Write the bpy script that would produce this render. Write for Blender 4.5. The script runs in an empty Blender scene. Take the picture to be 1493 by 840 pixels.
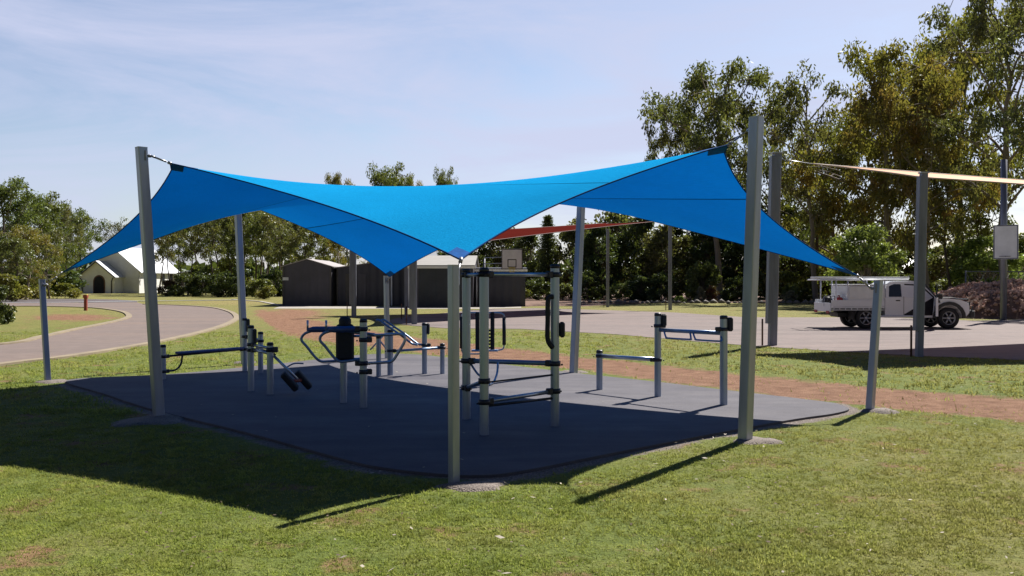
import bpy, math, random
import numpy as np
from mathutils import Vector, Matrix
random.seed(7); RNG = np.random.default_rng(7)
PI = math.pi; R = math.radians
scene = bpy.context.scene
COL = scene.collection
# ------------------------------------------------------------------ camera
F = 1400.0; CX = 746.5; CY = 420.0; CH = 1.8; PITCH = math.atan(10/1400)
cam_d = bpy.data.cameras.new('camera'); cam = bpy.data.objects.new('camera', cam_d); COL.objects.link(cam)
cam.location = (0, 0, CH); cam.rotation_euler = (PI/2 - PITCH, 0, 0)
cam_d.sensor_width = 36; cam_d.lens = F/1493*36; cam_d.clip_start = .05; cam_d.clip_end = 4000
scene.camera = cam
def ray(px, py):
    x = (px-CX)/F; y = -(py-CY)/F
    return Vector((x, math.cos(PITCH)+y*math.sin(PITCH), -math.sin(PITCH)+y*math.cos(PITCH)))
def G(px, py, z=0.0):
    d = ray(px, py); t = (z-CH)/d.z
    return Vector((d.x*t, d.y*t, z))
def P(px, py, Y):
    d = ray(px, py); t = Y/d.y
    return Vector((d.x*t, Y, CH+d.z*t))
def HT(py, Y): return P(CX, py, Y).z
def PX(px, Y): return (px-CX)/F*Y

# ------------------------------------------------------------------ materials
def newmat(name):
    m = bpy.data.materials.new(name); m.use_nodes = True
    nt = m.node_tree; b = nt.nodes['Principled BSDF']
    return m, nt, b
def N(nt, typ, **kw):
    n = nt.nodes.new(typ)
    for k, v in kw.items():
        if k in n.bl_rna.properties: setattr(n, k, v)
    return n
def L(nt, a, b): nt.links.new(a, b)
def ramp(nt, stops, interp='LINEAR'):
    r = nt.nodes.new('ShaderNodeValToRGB'); e = r.color_ramp.elements
    r.color_ramp.interpolation = interp
    while len(e) < len(stops): e.new(.5)
    for el, (p, c) in zip(e, stops):
        el.position = p; el.color = (c[0], c[1], c[2], 1) if hasattr(c, '__len__') else (c, c, c, 1)
    return r
def noise(nt, scale, detail=4, rough=.55, coord=None, dist=0):
    n = nt.nodes.new('ShaderNodeTexNoise'); n.inputs['Scale'].default_value = scale
    n.inputs['Detail'].default_value = detail; n.inputs['Roughness'].default_value = rough
    n.inputs['Distortion'].default_value = dist
    if coord is not None: L(nt, coord, n.inputs['Vector'])
    return n
def mixc(nt, fac, a, b, blend='MIX'):
    m = nt.nodes.new('ShaderNodeMix'); m.data_type = 'RGBA'; m.blend_type = blend
    for s, v in ((0, fac), (6, a), (7, b)):
        if hasattr(v, 'links') or hasattr(v, 'is_linked'): L(nt, v, m.inputs[s])
        else: m.inputs[s].default_value = v if s == 0 else (v[0], v[1], v[2], 1)
    return m.outputs[2]
def wcoord(nt):
    g = nt.nodes.new('ShaderNodeNewGeometry'); return g.outputs['Position']
def ocoord(nt):
    t = nt.nodes.new('ShaderNodeTexCoord'); return t.outputs['Object']
def bump(nt, b, h, strength=.3, dist=.01):
    n = nt.nodes.new('ShaderNodeBump'); n.inputs['Strength'].default_value = strength
    n.inputs['Distance'].default_value = dist; L(nt, h, n.inputs['Height']); L(nt, n.outputs[0], b.inputs['Normal'])
def simple(name, col, rough=.6, metal=0.0, var=.25, scale=6.0, spec=.5, bmp=0.0, streak=False):
    m, nt, b = newmat(name)
    co = ocoord(nt)
    if streak:
        mp = nt.nodes.new('ShaderNodeMapping'); mp.inputs['Scale'].default_value = (1, 1, .12); L(nt, co, mp.inputs[0]); co = mp.outputs[0]
    n = noise(nt, scale, 5, .6, co)
    lo = [c*(1-var) for c in col]; hi = [min(1, c*(1+var)) for c in col]
    r = ramp(nt, [(.3, lo), (.7, hi)]); L(nt, n.outputs[0], r.inputs[0]); L(nt, r.outputs[0], b.inputs['Base Color'])
    b.inputs['Roughness'].default_value = rough; b.inputs['Metallic'].default_value = metal
    b.inputs['Specular IOR Level'].default_value = spec
    if bmp:
        n2 = noise(nt, scale*8, 3, .6, ocoord(nt)); bump(nt, b, n2.outputs[0], bmp, .01)
    return m
M = {}
M['galv'] = simple('galvanised steel', (.33, .36, .43), .42, .75, .22, 5, streak=True)
M['galv_cap'] = simple('galvanised cap', (.42, .43, .45), .45, .6, .15, 9)
M['old_galv'] = simple('weathered galvanised steel', (.20, .21, .26), .5, .5, .3, 4, streak=True)
M['alu'] = simple('anodised aluminium', (.32, .38, .50), .33, .85, .1, 6, streak=True)
M['bar_blue'] = simple('blue grey bar', (.16, .24, .36), .35, .5, .15, 8)
M['bar_steel'] = simple('brushed bar', (.42, .46, .52), .28, .8, .1, 12)
M['clamp'] = simple('black clamp', (.018, .018, .025), .45, .1, .3, 20)
M['rubber'] = simple('black rubber', (.012, .012, .015), .7, 0, .3, 20)
M['padblue'] = simple('navy vinyl', (.03, .06, .18), .5, 0, .2, 14)
M['cable'] = simple('steel cable', (.3, .3, .32), .4, .8, .1, 20)
M['conc'] = simple('concrete', (.34, .31, .27), .9, 0, .25, 3, bmp=.3)
M['kerb'] = simple('kerb concrete', (.25, .20, .13), .9, 0, .22, 1.5, bmp=.3)
M['whitepaint'] = simple('white paint', (.78, .78, .76), .4, 0, .06, 3)
M['carwhite'] = simple('white car paint', (.74, .76, .80), .25, 0, .04, 2)
M['trayalu'] = simple('tray aluminium', (.62, .64, .68), .4, .35, .08, 4)
M['blackplastic'] = simple('black plastic', (.02, .02, .022), .5, 0, .2, 10)
M['interior'] = simple('dark interior', (.012, .012, .018), .8, 0, .3, 4)
M['glass'] = simple('tinted glass', (.01, .014, .02), .06, 0, .1, 2, spec=.8)
M['rim'] = simple('alloy rim', (.45, .46, .48), .3, .8, .1, 6)
M['redplastic'] = simple('red plastic', (.35, .03, .03), .5, 0, .1, 5)
M['roofwhite'] = simple('white roof sheeting', (.58, .60, .63), .5, .1, .04, .6)
M['roofgrey'] = simple('grey brown roof sheeting', (.33, .30, .29), .6, .1, .12, .8)
M['roofbeige'] = simple('beige roof sheeting', (.33, .315, .285), .6, .1, .08, .8)
M['churchwall'] = simple('pale weatherboard', (.78, .77, .74), .7, 0, .08, 1.0)
M['timber'] = simple('dark red timber', (.13, .06, .035), .6, 0, .3, 3)
M['trimdark'] = simple('dark trim', (.06, .055, .05), .6, 0, .2, 3)
M['hyd'] = simple('red brown bollard paint', (.28, .05, .03), .5, 0, .2, 8)
M['yellow'] = simple('yellow paint', (.65, .55, .05), .5, 0, .1, 8)
M['boardgrey'] = simple('backboard face', (.74, .76, .80), .5, 0, .1, 2)
M['blackpaint'] = simple('black line paint', (.02, .02, .02), .6, 0, .1, 4)
M['dirtred'] = simple('red garden soil', (.15, .08, .05), .95, 0, .4, 2, bmp=.5)
M['rockgrey'] = simple('garden rock', (.20, .18, .16), .9, 0, .4, 4, bmp=.5)
M['bark_grey'] = simple('grey bark', (.24, .20, .165), .9, 0, .45, 1.2, streak=True)
M['bark_dark'] = simple('dark bark', (.11, .085, .068), .95, 0, .4, 1.2, streak=True)
M['sign'] = simple('pale sign', (.6, .62, .62), .5, 0, .1, 4)

def darkclad(name, col):
    m, nt, b = newmat(name)
    co = ocoord(nt)
    w = nt.nodes.new('ShaderNodeTexWave'); w.bands_direction = 'DIAGONAL'; w.inputs['Scale'].default_value = 1.1
    w.inputs['Distortion'].default_value = 0
    mp = nt.nodes.new('ShaderNodeMapping'); mp.inputs['Scale'].default_value = (1, 1, 0); L(nt, co, mp.inputs[0]); L(nt, mp.outputs[0], w.inputs[0])
    n = noise(nt, .7, 4, .6, co)
    r = ramp(nt, [(.3, [c*.8 for c in col]), (.7, [c*1.25 for c in col])]); L(nt, n.outputs[0], r.inputs[0])
    L(nt, r.outputs[0], b.inputs['Base Color']); b.inputs['Roughness'].default_value = .55
    bump(nt, b, w.outputs[0], .8, .05)
    return m
M['shedwall'] = darkclad('dark corrugated wall', (.055, .052, .068))
M['shedwall2'] = darkclad('dark navy corrugated wall', (.040, .040, .055))
M['roller'] = darkclad('dark roller door', (.028, .034, .044))

# leaves
def leafmat(name, cols, trans=.35, hue=.5):
    m = bpy.data.materials.new(name); m.use_nodes = True; nt = m.node_tree
    nt.nodes.remove(nt.nodes['Principled BSDF']); out = nt.nodes['Material Output']
    co = ocoord(nt)
    n = noise(nt, .45, 3, .5, co)
    r = ramp(nt, [(.32, cols[0]), (.5, cols[1]), (.68, cols[2])]); L(nt, n.outputs[0], r.inputs[0])
    wn = nt.nodes.new('ShaderNodeTexWhiteNoise'); wn.noise_dimensions = '3D'
    sc = nt.nodes.new('ShaderNodeVectorMath'); sc.operation = 'SCALE'; sc.inputs[3].default_value = 3.1; L(nt, co, sc.inputs[0])
    fl = nt.nodes.new('ShaderNodeVectorMath'); fl.operation = 'FLOOR'; L(nt, sc.outputs[0], fl.inputs[0]); L(nt, fl.outputs[0], wn.inputs[0])
    hsv = nt.nodes.new('ShaderNodeHueSaturation')
    oi = nt.nodes.new('ShaderNodeObjectInfo')
    mr = nt.nodes.new('ShaderNodeMapRange'); mr.inputs[3].default_value = .6; mr.inputs[4].default_value = 1.45; L(nt, wn.outputs[0], mr.inputs[0])
    mh = nt.nodes.new('ShaderNodeMapRange'); mh.inputs[3].default_value = .475; mh.inputs[4].default_value = .525; L(nt, oi.outputs['Random'], mh.inputs[0])
    L(nt, mr.outputs[0], hsv.inputs['Value']); L(nt, mh.outputs[0], hsv.inputs['Hue']); L(nt, r.outputs[0], hsv.inputs['Color'])
    d = nt.nodes.new('ShaderNodeBsdfDiffuse'); t = nt.nodes.new('ShaderNodeBsdfTranslucent'); g = nt.nodes.new('ShaderNodeBsdfGlossy')
    g.inputs['Roughness'].default_value = .45; g.inputs['Color'].default_value = (.8, .85, .8, 1)
    L(nt, hsv.outputs[0], d.inputs[0])
    tc = mixc(nt, .35, hsv.outputs[0], (.22, .26, .02)); L(nt, tc, t.inputs[0])
    mx = nt.nodes.new('ShaderNodeMixShader'); mx.inputs[0].default_value = trans; L(nt, d.outputs[0], mx.inputs[1]); L(nt, t.outputs[0], mx.inputs[2])
    m2 = nt.nodes.new('ShaderNodeMixShader'); m2.inputs[0].default_value = .045; L(nt, mx.outputs[0], m2.inputs[1]); L(nt, g.outputs[0], m2.inputs[2])
    L(nt, m2.outputs[0], out.inputs[0]); return m
M['leaf_euc'] = leafmat('eucalypt leaves', [(.06, .07, .028), (.105, .11, .038), (.18, .15, .05)], .45)
M['leaf_olive'] = leafmat('olive gold leaves', [(.12, .12, .025), (.20, .17, .034), (.29, .17, .04)], .5)
M['leaf_dark'] = leafmat('dark leaves', [(.03, .05, .016), (.05, .075, .024), (.08, .10, .03)], .32)
M['leaf_mid'] = leafmat('mid green leaves', [(.055, .08, .02), (.10, .125, .03), (.15, .16, .045)], .45)
M['leaf_light'] = leafmat('light green leaves', [(.13, .20, .045), (.18, .26, .06), (.22, .29, .07)], .5)
M['leaf_yel'] = leafmat('yellow green leaves', [(.10, .13, .02), (.19, .19, .03), (.26, .22, .05)], .4)
M['leaf_red'] = leafmat('dark red leaves', [(.08, .03, .025), (.11, .05, .03), (.08, .07, .03)], .3)
M['leaf_silver'] = leafmat('silver green leaves', [(.12, .12, .08), (.18, .17, .12), (.22, .19, .15)], .2)

# ------------------------------------------------------------------ mesh builder
class MB:
    def __init__(s): s.v = []; s.f = []; s.sm = []
    def add(s, vs, fs, smooth=False):
        o = len(s.v); s.v += [tuple(v) for v in vs]; s.f += [tuple(i+o for i in f) for f in fs]; s.sm += [smooth]*len(fs); return s
    def box(s, c, d, rz=0, bev=0.0, rot=None):
        cx, cy, cz = c; x, y, z = d[0]/2, d[1]/2, d[2]/2
        m = rot if rot is not None else Matrix.Rotation(rz, 3, 'Z')
        b = min(bev, .45*min(x, y, z)*2)
        if b <= 0:
            vs = [Vector((sx*x, sy*y, sz*z)) for sz in (-1, 1) for sy in (-1, 1) for sx in (-1, 1)]
            fs = [(0, 2, 3, 1), (4, 5, 7, 6), (0, 1, 5, 4), (2, 6, 7, 3), (0, 4, 6, 2), (1, 3, 7, 5)]
        else:
            vs = []; idx = {}
            for sx in (-1, 1):
                for sy in (-1, 1):
                    for sz in (-1, 1):
                        for ax in range(3):
                            p = [sx*(x-b), sy*(y-b), sz*(z-b)]; p[ax] = (sx*x, sy*y, sz*z)[ax]
                            idx[(sx, sy, sz, ax)] = len(vs); vs.append(Vector(p))
            fs = []
            for ax in range(3):
                o1, o2 = [a for a in range(3) if a != ax]
                for sg in (-1, 1):
                    q = []
                    for a, c2 in ((-1, -1), (1, -1), (1, 1), (-1, 1)):
                        k = [0, 0, 0]; k[ax] = sg; k[o1] = a; k[o2] = c2; q.append(idx[(k[0], k[1], k[2], ax)])
                    fs.append(tuple(q))
            for e in range(3):                                     # edge bevels along axis e
                o1, o2 = [a for a in range(3) if a != e]
                for a in (-1, 1):
                    for c2 in (-1, 1):
                        k1 = [0, 0, 0]; k2 = [0, 0, 0]; k1[e] = -1; k2[e] = 1
                        for k in (k1, k2): k[o1] = a; k[o2] = c2
                        fs.append((idx[(*k1, o1)], idx[(*k1, o2)], idx[(*k2, o2)], idx[(*k2, o1)]))
            for sx in (-1, 1):
                for sy in (-1, 1):
                    for sz in (-1, 1): fs.append(tuple(idx[(sx, sy, sz, a)] for a in range(3)))
        s.add([m @ v + Vector(c) for v in vs], fs); return s
    def tube(s, pts, r, n=10, r2=None, cap=True, smooth=True, flat=1.0):
        pts = [Vector(p) for p in pts]; rs = []
        for i in range(len(pts)): 
            if hasattr(r, '__len__'): rs.append(r[i])
            else: rs.append(r if r2 is None else r+(r2-r)*i/max(1, len(pts)-1))
        t0 = (pts[1]-pts[0]).normalized(); up = Vector((0, 0, 1)) if abs(t0.z) < .9 else Vector((1, 0, 0))
        u = t0.cross(up).normalized(); vs = []
        for i, p in enumerate(pts):
            a = pts[max(0, i-1)]; b = pts[min(len(pts)-1, i+1)]; t = (b-a).normalized()
            u = (u - t*u.dot(t)).normalized(); w = t.cross(u)
            for k in range(n):
                an = 2*PI*k/n; vs.append(p + (u*math.cos(an) + w*math.sin(an)*flat)*rs[i])
        fs = [(i*n+k, i*n+(k+1) % n, (i+1)*n+(k+1) % n, (i+1)*n+k) for i in range(len(pts)-1) for k in range(n)]
        s.add(vs, fs, smooth)
        if cap:
            o = len(s.v)-len(vs)
            s.f.append(tuple(o+k for k in range(n))[::-1]); s.sm.append(False)
            s.f.append(tuple(o+(len(pts)-1)*n+k for k in range(n))); s.sm.append(False)
        return s
    def prism(s, poly, p0, p1, rz=0):                              # poly in xy, swept from p0 to p1
        p0 = Vector(p0); p1 = Vector(p1); c, sn = math.cos(rz), math.sin(rz); n = len(poly)
        q = [Vector((x*c-y*sn, x*sn+y*c, 0)) for x, y in poly]
        s.add([p0+v for v in q]+[p1+v for v in q], [(i, (i+1) % n, n+(i+1) % n, n+i) for i in range(n)]+[tuple(range(n))[::-1], tuple(range(n, 2*n))])
        return s
    def extrude(s, prof, y0, y1, axis='y'):                         # profile (x,z), between y0 and y1
        n = len(prof)
        a = [(x, y0, z) for x, z in prof]; b = [(x, y1, z) for x, z in prof]
        s.add(a+b, [(i, (i+1) % n, n+(i+1) % n, n+i) for i in range(n)]+[tuple(range(n))[::-1], tuple(range(n, 2*n))]); return s
    def lathe(s, prof, c, n=20, axis='z', smooth=True):
        vs = []; m = len(prof)
        for i in range(n):
            a = 2*PI*i/n
            for r, h in prof:
                p = (r*math.cos(a), r*math.sin(a), h)
                if axis == 'y': p = (p[0], p[2], p[1])
                vs.append(Vector(c)+Vector(p))
        fs = [(i*m+j, ((i+1) % n)*m+j, ((i+1) % n)*m+j+1, i*m+j+1) for i in range(n) for j in range(m-1)]
        s.add(vs, fs, smooth); return s
    def build(s, name, mat, parent=None, loc=None):
        me = bpy.data.meshes.new(name); me.from_pydata(s.v, [], s.f)
        me.polygons.foreach_set('use_smooth', s.sm); me.materials.append(mat)
        me.update()
        o = bpy.data.objects.new(name, me); COL.objects.link(o)
        if parent is not None: o.parent = parent
        if loc is not None: o.location = loc
        return o
def fixn(o):
    import bmesh
    bm = bmesh.new(); bm.from_mesh(o.data); bmesh.ops.recalc_face_normals(bm, faces=bm.faces); bm.to_mesh(o.data); bm.free(); return o
def tag(o, label=None, cat=None, group=None, kind=None):
    if label: o['label'] = label
    if cat: o['category'] = cat
    if group: o['group'] = group
    if kind: o['kind'] = kind
    return o
def empty(name, loc, rz=0, label=None, cat=None, group=None):
    o = bpy.data.objects.new(name, None); o.empty_display_size = .2; COL.objects.link(o); o.location = loc; o.rotation_euler = (0, 0, rz)
    return tag(o, label, cat, group)
def copy_tree(o, parent=None):
    c = o.copy(); COL.objects.link(c); c.parent = parent
    for ch in list(o.children): copy_tree(ch, c)
    return c
def meshquads(name, V, nq, mat, parent=None, loc=None, per=4):
    me = bpy.data.meshes.new(name)
    me.vertices.add(len(V)); me.vertices.foreach_set('co', V.astype(np.float32).ravel())
    me.loops.add(nq*per); me.loops.foreach_set('vertex_index', np.arange(nq*per, dtype=np.int32))
    me.polygons.add(nq); me.polygons.foreach_set('loop_start', np.arange(0, nq*per, per, dtype=np.int32))
    me.update(calc_edges=True); me.materials.append(mat)
    o = bpy.data.objects.new(name, me); COL.objects.link(o)
    if parent is not None: o.parent = parent
    if loc is not None: o.location = loc
    return o
def rsq(w, r=.012, n=3, d=None):                                    # rounded square profile
    h = w/2-r; hd = (d if d else w)/2-r; p = []
    for cx, cy, a0 in ((h, hd, 0), (-h, hd, PI/2), (-h, -hd, PI), (h, -hd, 1.5*PI)):
        for k in range(n+1): a = a0+PI/2*k/n; p.append((cx+r*math.cos(a), cy+r*math.sin(a)))
    return p
def catmull(pts, n=8, closed=True):
    out = []; m = len(pts)
    rng = range(m) if closed else range(m-1)
    for i in rng:
        p = [pts[(i+k-1) % m] if closed else pts[min(m-1, max(0, i+k-1))] for k in range(4)]
        for j in range(n):
            t = j/n
            out.append(0.5*((2*p[1])+(p[2]-p[0])*t+(2*p[0]-5*p[1]+4*p[2]-p[3])*t*t+(3*p[1]-p[0]-3*p[2]+p[3])*t**3))
    if not closed: out.append(pts[-1].copy())
    return out
def inpoly(X, Y, poly):
    ins = np.zeros(X.shape, bool); n = len(poly); j = n-1
    for i in range(n):
        xi, yi = poly[i][0], poly[i][1]; xj, yj = poly[j][0], poly[j][1]
        c = ((yi > Y) != (yj > Y)) & (X < (xj-xi)*(Y-yi)/(yj-yi+1e-12)+xi); ins ^= c; j = i
    return ins
def distpoly(X, Y, poly, closed=True):
    d = np.full(X.shape, 1e9); n = len(poly)
    for i in range(n if closed else n-1):
        ax, ay = poly[i][0], poly[i][1]; bx, by = poly[(i+1) % n][0], poly[(i+1) % n][1]
        L2 = (bx-ax)**2+(by-ay)**2+1e-12; t = np.clip(((X-ax)*(bx-ax)+(Y-ay)*(by-ay))/L2, 0, 1)
        d = np.minimum(d, np.hypot(X-ax-t*(bx-ax), Y-ay-t*(by-ay)))
    return d

# ------------------------------------------------------------------ light and sky
SH = Vector((-.60, -.80)).normalized(); ELEV = R(45)
sun_dir = Vector((-SH.x*math.cos(ELEV), -SH.y*math.cos(ELEV), math.sin(ELEV)))
sd = bpy.data.lights.new('sun', 'SUN'); sd.energy = 5.0; sd.angle = R(.5); sd.color = (1, .955, .89)
sun = bpy.data.objects.new('sun', sd); COL.objects.link(sun); sun.rotation_euler = sun_dir.to_track_quat('Z', 'Y').to_euler()
sun.location = (20, 30, 40)
w = bpy.data.worlds.new('World'); scene.world = w; w.use_nodes = True; nt = w.node_tree
bg = nt.nodes['Background']
sky = nt.nodes.new('ShaderNodeTexSky'); sky.sky_type = 'NISHITA'; sky.sun_disc = False
sky.sun_elevation = ELEV; sky.sun_rotation = math.atan2(sun_dir.x, sun_dir.y)
sky.air_density = 1.0; sky.dust_density = 1.2; sky.ozone_density = 1.5; sky.altitude = 400
tc = nt.nodes.new('ShaderNodeTexCoord')
mp = nt.nodes.new('ShaderNodeMapping'); mp.inputs['Scale'].default_value = (1.1, 1.1, 5.5); mp.inputs['Rotation'].default_value = (0, R(7), R(20)); L(nt, tc.outputs['Generated'], mp.inputs[0])
cn = noise(nt, 2.0, 8, .62, mp.outputs[0], .6)
cr = ramp(nt, [(.36, .12), (.64, .95)]); L(nt, cn.outputs[0], cr.inputs[0])
cm = mixc(nt, cr.outputs[0], sky.outputs[0], (5.2, 5.7, 7.2))
sz = nt.nodes.new('ShaderNodeSeparateXYZ'); L(nt, tc.outputs['Generated'], sz.inputs[0])
el = ramp(nt, [(.0, (.94, .92, .95)), (.30, (.90, .88, .92)), (.45, (.20, .29, .52)), (1.0, (.05, .12, .32))]); L(nt, sz.outputs[2], el.inputs[0])
cm = mixc(nt, 1.0, cm, el.outputs[0], 'MULTIPLY')
by = nt.nodes.new('ShaderNodeMapRange'); by.inputs[1].default_value = -.2; by.inputs[2].default_value = .7; by.inputs[3].default_value = .35; by.inputs[4].default_value = 1; L(nt, sz.outputs[1], by.inputs[0])
cm = mixc(nt, 1.0, cm, by.outputs[0], 'MULTIPLY')
L(nt, cm, bg.inputs[0]); bg.inputs[1].default_value = .07
scene.view_settings.view_transform = 'Standard'; scene.view_settings.look = 'None'; scene.view_settings.exposure = .9; scene.view_settings.gamma = 1
scene.render.engine = 'CYCLES'
scene.cycles.max_bounces = 6; scene.cycles.diffuse_bounces = 3; scene.cycles.transparent_max_bounces = 8; scene.cycles.transmission_bounces = 4

# ------------------------------------------------------------------ outlines on the ground
pad_px = [(96, 559), (150, 576), (220, 599), (360, 634), (500, 673), (560, 686), (640, 695), (700, 697), (760, 691), (900, 663), (1060, 632), (1160, 614), (1215, 606), (1238, 599), (1222, 592), (1200, 588), (1075, 573), (940, 557), (840, 546), (740, 534), (650, 523), (600, 518), (540, 518), (480, 524), (350, 538), (240, 548), (130, 553)]
pad_o = catmull([G(*p) for p in pad_px], 4)
court_px = [(562, 470), (600, 475), (650, 479), (760, 480), (900, 488), (1000, 497), (1100, 505), (1240, 514), (1350, 520), (1500, 526), (1700, 536), (1800, 500), (1700, 474), (1493, 466), (1420, 468), (1300, 463), (1180, 463), (1090, 463), (985, 456), (900, 453), (780, 449.5), (710, 451), (655, 456), (610, 460), (575, 465)]
court_o = [G(*p) for p in court_px]
drive_out = [G(*p) for p in [(-300, 575), (0, 533), (100, 521), (200, 505), (270, 491), (315, 479), (338, 470), (345, 463), (335, 455), (310, 449), (270, 446), (210, 444)]]
drive_in = [G(*p) for p in [(-300, 523), (0, 503), (60, 492), (110, 481), (155, 472), (180, 466), (188, 461), (178, 455), (150, 450.5), (120, 448.5), (60, 447), (0, 447), (-200, 447)]]
droad = catmull(drive_out, 6, False)+[G(150, 442.3), G(-200, 441)] 
drive_o = catmull(drive_out, 6, False)+[G(200, 441), G(130, 441.5), G(0, 441.5), G(-200, 441.5)]+catmull(drive_in, 6, False)[::-1]
road2_o = [G(-600, 436.5), G(20, 436.5), G(100, 436), G(170, 437), G(200, 439), G(200, 441.0), G(130, 441.4), G(0, 441.4), G(-600, 441.4)]
P2 = lambda o: [(p.x, p.y) for p in o]
POSTS = {}

# ------------------------------------------------------------------ ground
def geo(a, b, s, g):
    out = [a]; st = s
    while out[-1] < b: out.append(out[-1]+st); st *= g
    return out
ys = np.array([-200, -60, -20, -8, -3]+list(np.arange(0, 34, .22))+geo(34, 1500, .3, 1.045))
xp = list(np.arange(0, 16, .25))+geo(16, 1400, .35, 1.06)
xs = np.array([-x for x in xp[:0:-1]]+xp)
GX, GY = np.meshgrid(xs, ys)
def proj(X, Y):
    Ys = np.maximum(Y, .5); return CX+F*X/Ys, 410+F*CH/Ys
def dirt_mask(X, Y):
    px, py = proj(X, Y)
    bx = [370, 400, 440, 500, 600, 700, 840, 960, 1100, 1300, 1493, 1800]
    up = [449, 450, 457, 472, 488, 500, 517, 529, 545, 563, 577, 598]
    lo = [456, 484, 499, 507, 516, 527, 542, 558, 579, 601, 620, 660]
    u = np.interp(px, bx, up); l = np.interp(px, bx, lo)
    t = np.minimum(py-u, l-py)/(0.5*(l-u)); m = np.clip(t*1.15+.25, 0, 1)*(px > 375)*(Y > 1)
    m2 = np.clip(1.25-np.hypot((px-105)/85, (py-463)/7), 0, 1)*(Y > 1)
    m3 = np.clip(1.1-np.hypot((px-430)/75, (py-458)/14), 0, 1)*(Y > 1)
    return np.clip(np.maximum.reduce([m, m2*.9, m3*.9]), 0, 1)
padp = P2(pad_o); 
def gravel_mask(X, Y):
    d = distpoly(X, Y, padp); return np.clip(1.1-d/.36, 0, 1)
DM = dirt_mask(GX, GY); near = (GY > 4) & (GY < 28) & (np.abs(GX) < 13)
GM = np.zeros_like(GX); GM[near] = gravel_mask(GX[near], GY[near])
pxx, pyy = proj(GX, GY)
DRY = np.clip((GY-18)/30, 0, 1)*.6
DRY = np.maximum(DRY, np.clip(1.3-np.hypot((pxx-330)/130, (pyy-441)/7), 0, 1)*(GY > 1))
DRY = np.maximum(DRY, np.clip((GX-.5)/5, 0, 1)*np.clip((14-GY)/6, 0, 1)*.8)
nx, ny = len(xs), len(ys)
me = bpy.data.meshes.new('lawn')
Z = np.zeros_like(GX)
me.vertices.add(nx*ny); me.vertices.foreach_set('co', np.stack([GX, GY, Z], -1).astype(np.float32).ravel())
I = (np.arange(ny-1)[:, None]*nx+np.arange(nx-1)[None, :]); Q = np.stack([I, I+1, I+nx+1, I+nx], -1).reshape(-1, 4)
me.loops.add(Q.size); me.loops.foreach_set('vertex_index', Q.ravel().astype(np.int32))
me.polygons.add(len(Q)); me.polygons.foreach_set('loop_start', np.arange(0, Q.size, 4, dtype=np.int32)); me.update(calc_edges=True)
for nm, arr in (('dirt', DM), ('gravel', GM), ('dry', DRY)):
    a = me.attributes.new(nm, 'FLOAT', 'POINT'); a.data.foreach_set('value', arr.astype(np.float32).ravel())
m, nt, b = newmat('lawn and bare soil')
pos = wcoord(nt)
def attr(n):
    a = nt.nodes.new('ShaderNodeAttribute'); a.attribute_name = n; return a.outputs['Fac']
def mth(op, a, c, clamp=False):
    n = nt.nodes.new('ShaderNodeMath'); n.operation = op; n.use_clamp = clamp
    for i, v in enumerate((a, c)):
        if hasattr(v, 'is_linked'): L(nt, v, n.inputs[i])
        else: n.inputs[i].default_value = v
    return n.outputs[0]
n1 = noise(nt, .55, 5, .6, pos); n2 = noise(nt, 3.2, 5, .65, pos); n3 = noise(nt, 28, 4, .7, pos); n4 = noise(nt, .9, 6, .7, pos, .4)
g1 = ramp(nt, [(.3, (.105, .15, .026)), (.5, (.17, .20, .04)), (.7, (.26, .235, .07))]); L(nt, n1.outputs[0], g1.inputs[0])
g2 = ramp(nt, [(.3, (.05, .085, .016)), (.55, (.125, .16, .036)), (.75, (.24, .21, .08))]); L(nt, n2.outputs[0], g2.inputs[0])
gc = mixc(nt, .5, g1.outputs[0], g2.outputs[0])
dryf = mth('MULTIPLY', attr('dry'), ramp_out := n2.outputs[0])
dryf = mth('MULTIPLY', dryf, 1.5, True)
gc = mixc(nt, dryf, gc, (.27, .215, .085))
vr = ramp(nt, [(.25, .45), (.75, 1.5)]); L(nt, n3.outputs[0], vr.inputs[0])
gc = mixc(nt, .75, gc, vr.outputs[0], 'MULTIPLY')
soil = ramp(nt, [(.3, (.155, .075, .042)), (.6, (.27, .15, .09)), (.8, (.33, .21, .13))]); L(nt, n2.outputs[0], soil.inputs[0])
df = mth('ADD', attr('dirt'), mth('MULTIPLY', mth('SUBTRACT', n4.outputs[0], .5), 1.5))
df = mth('ADD', df, mth('MULTIPLY', mth('SUBTRACT', n2.outputs[0], .5), .7))
dr = ramp(nt, [(.40, 0.0), (.62, 1.0)]); L(nt, df, dr.inputs[0])
# scattered worn patches
pn = noise(nt, 1.35, 5, .62, pos); pr = ramp(nt, [(.57, 0.0), (.66, .85)]); L(nt, pn.outputs[0], pr.inputs[0])
dfac = mth('MAXIMUM', dr.outputs[0], pr.outputs[0])
c = mixc(nt, dfac, gc, soil.outputs[0])
gv = nt.nodes.new('ShaderNodeTexVoronoi'); gv.inputs['Scale'].default_value = 45; L(nt, pos, gv.inputs[0])
gr = ramp(nt, [(.1, (.36, .31, .27)), (.6, (.17, .14, .12))]); L(nt, gv.outputs['Distance'], gr.inputs[0])
gf = mth('ADD', attr('gravel'), mth('MULTIPLY', mth('SUBTRACT', n4.outputs[0], .55), 1.9))
gfr = ramp(nt, [(.45, 0.0), (.65, 1.0)]); L(nt, gf, gfr.inputs[0])
c = mixc(nt, gfr.outputs[0], c, gr.outputs[0])
L(nt, c, b.inputs['Base Color']); b.inputs['Roughness'].default_value = .95; b.inputs['Specular IOR Level'].default_value = .15
hh = mth('ADD', n3.outputs[0], n2.outputs[0]); bump(nt, b, hh, .9, .05)
me.materials.append(m); lawn = bpy.data.objects.new('lawn', me); COL.objects.link(lawn); tag(lawn, kind='structure')

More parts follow.
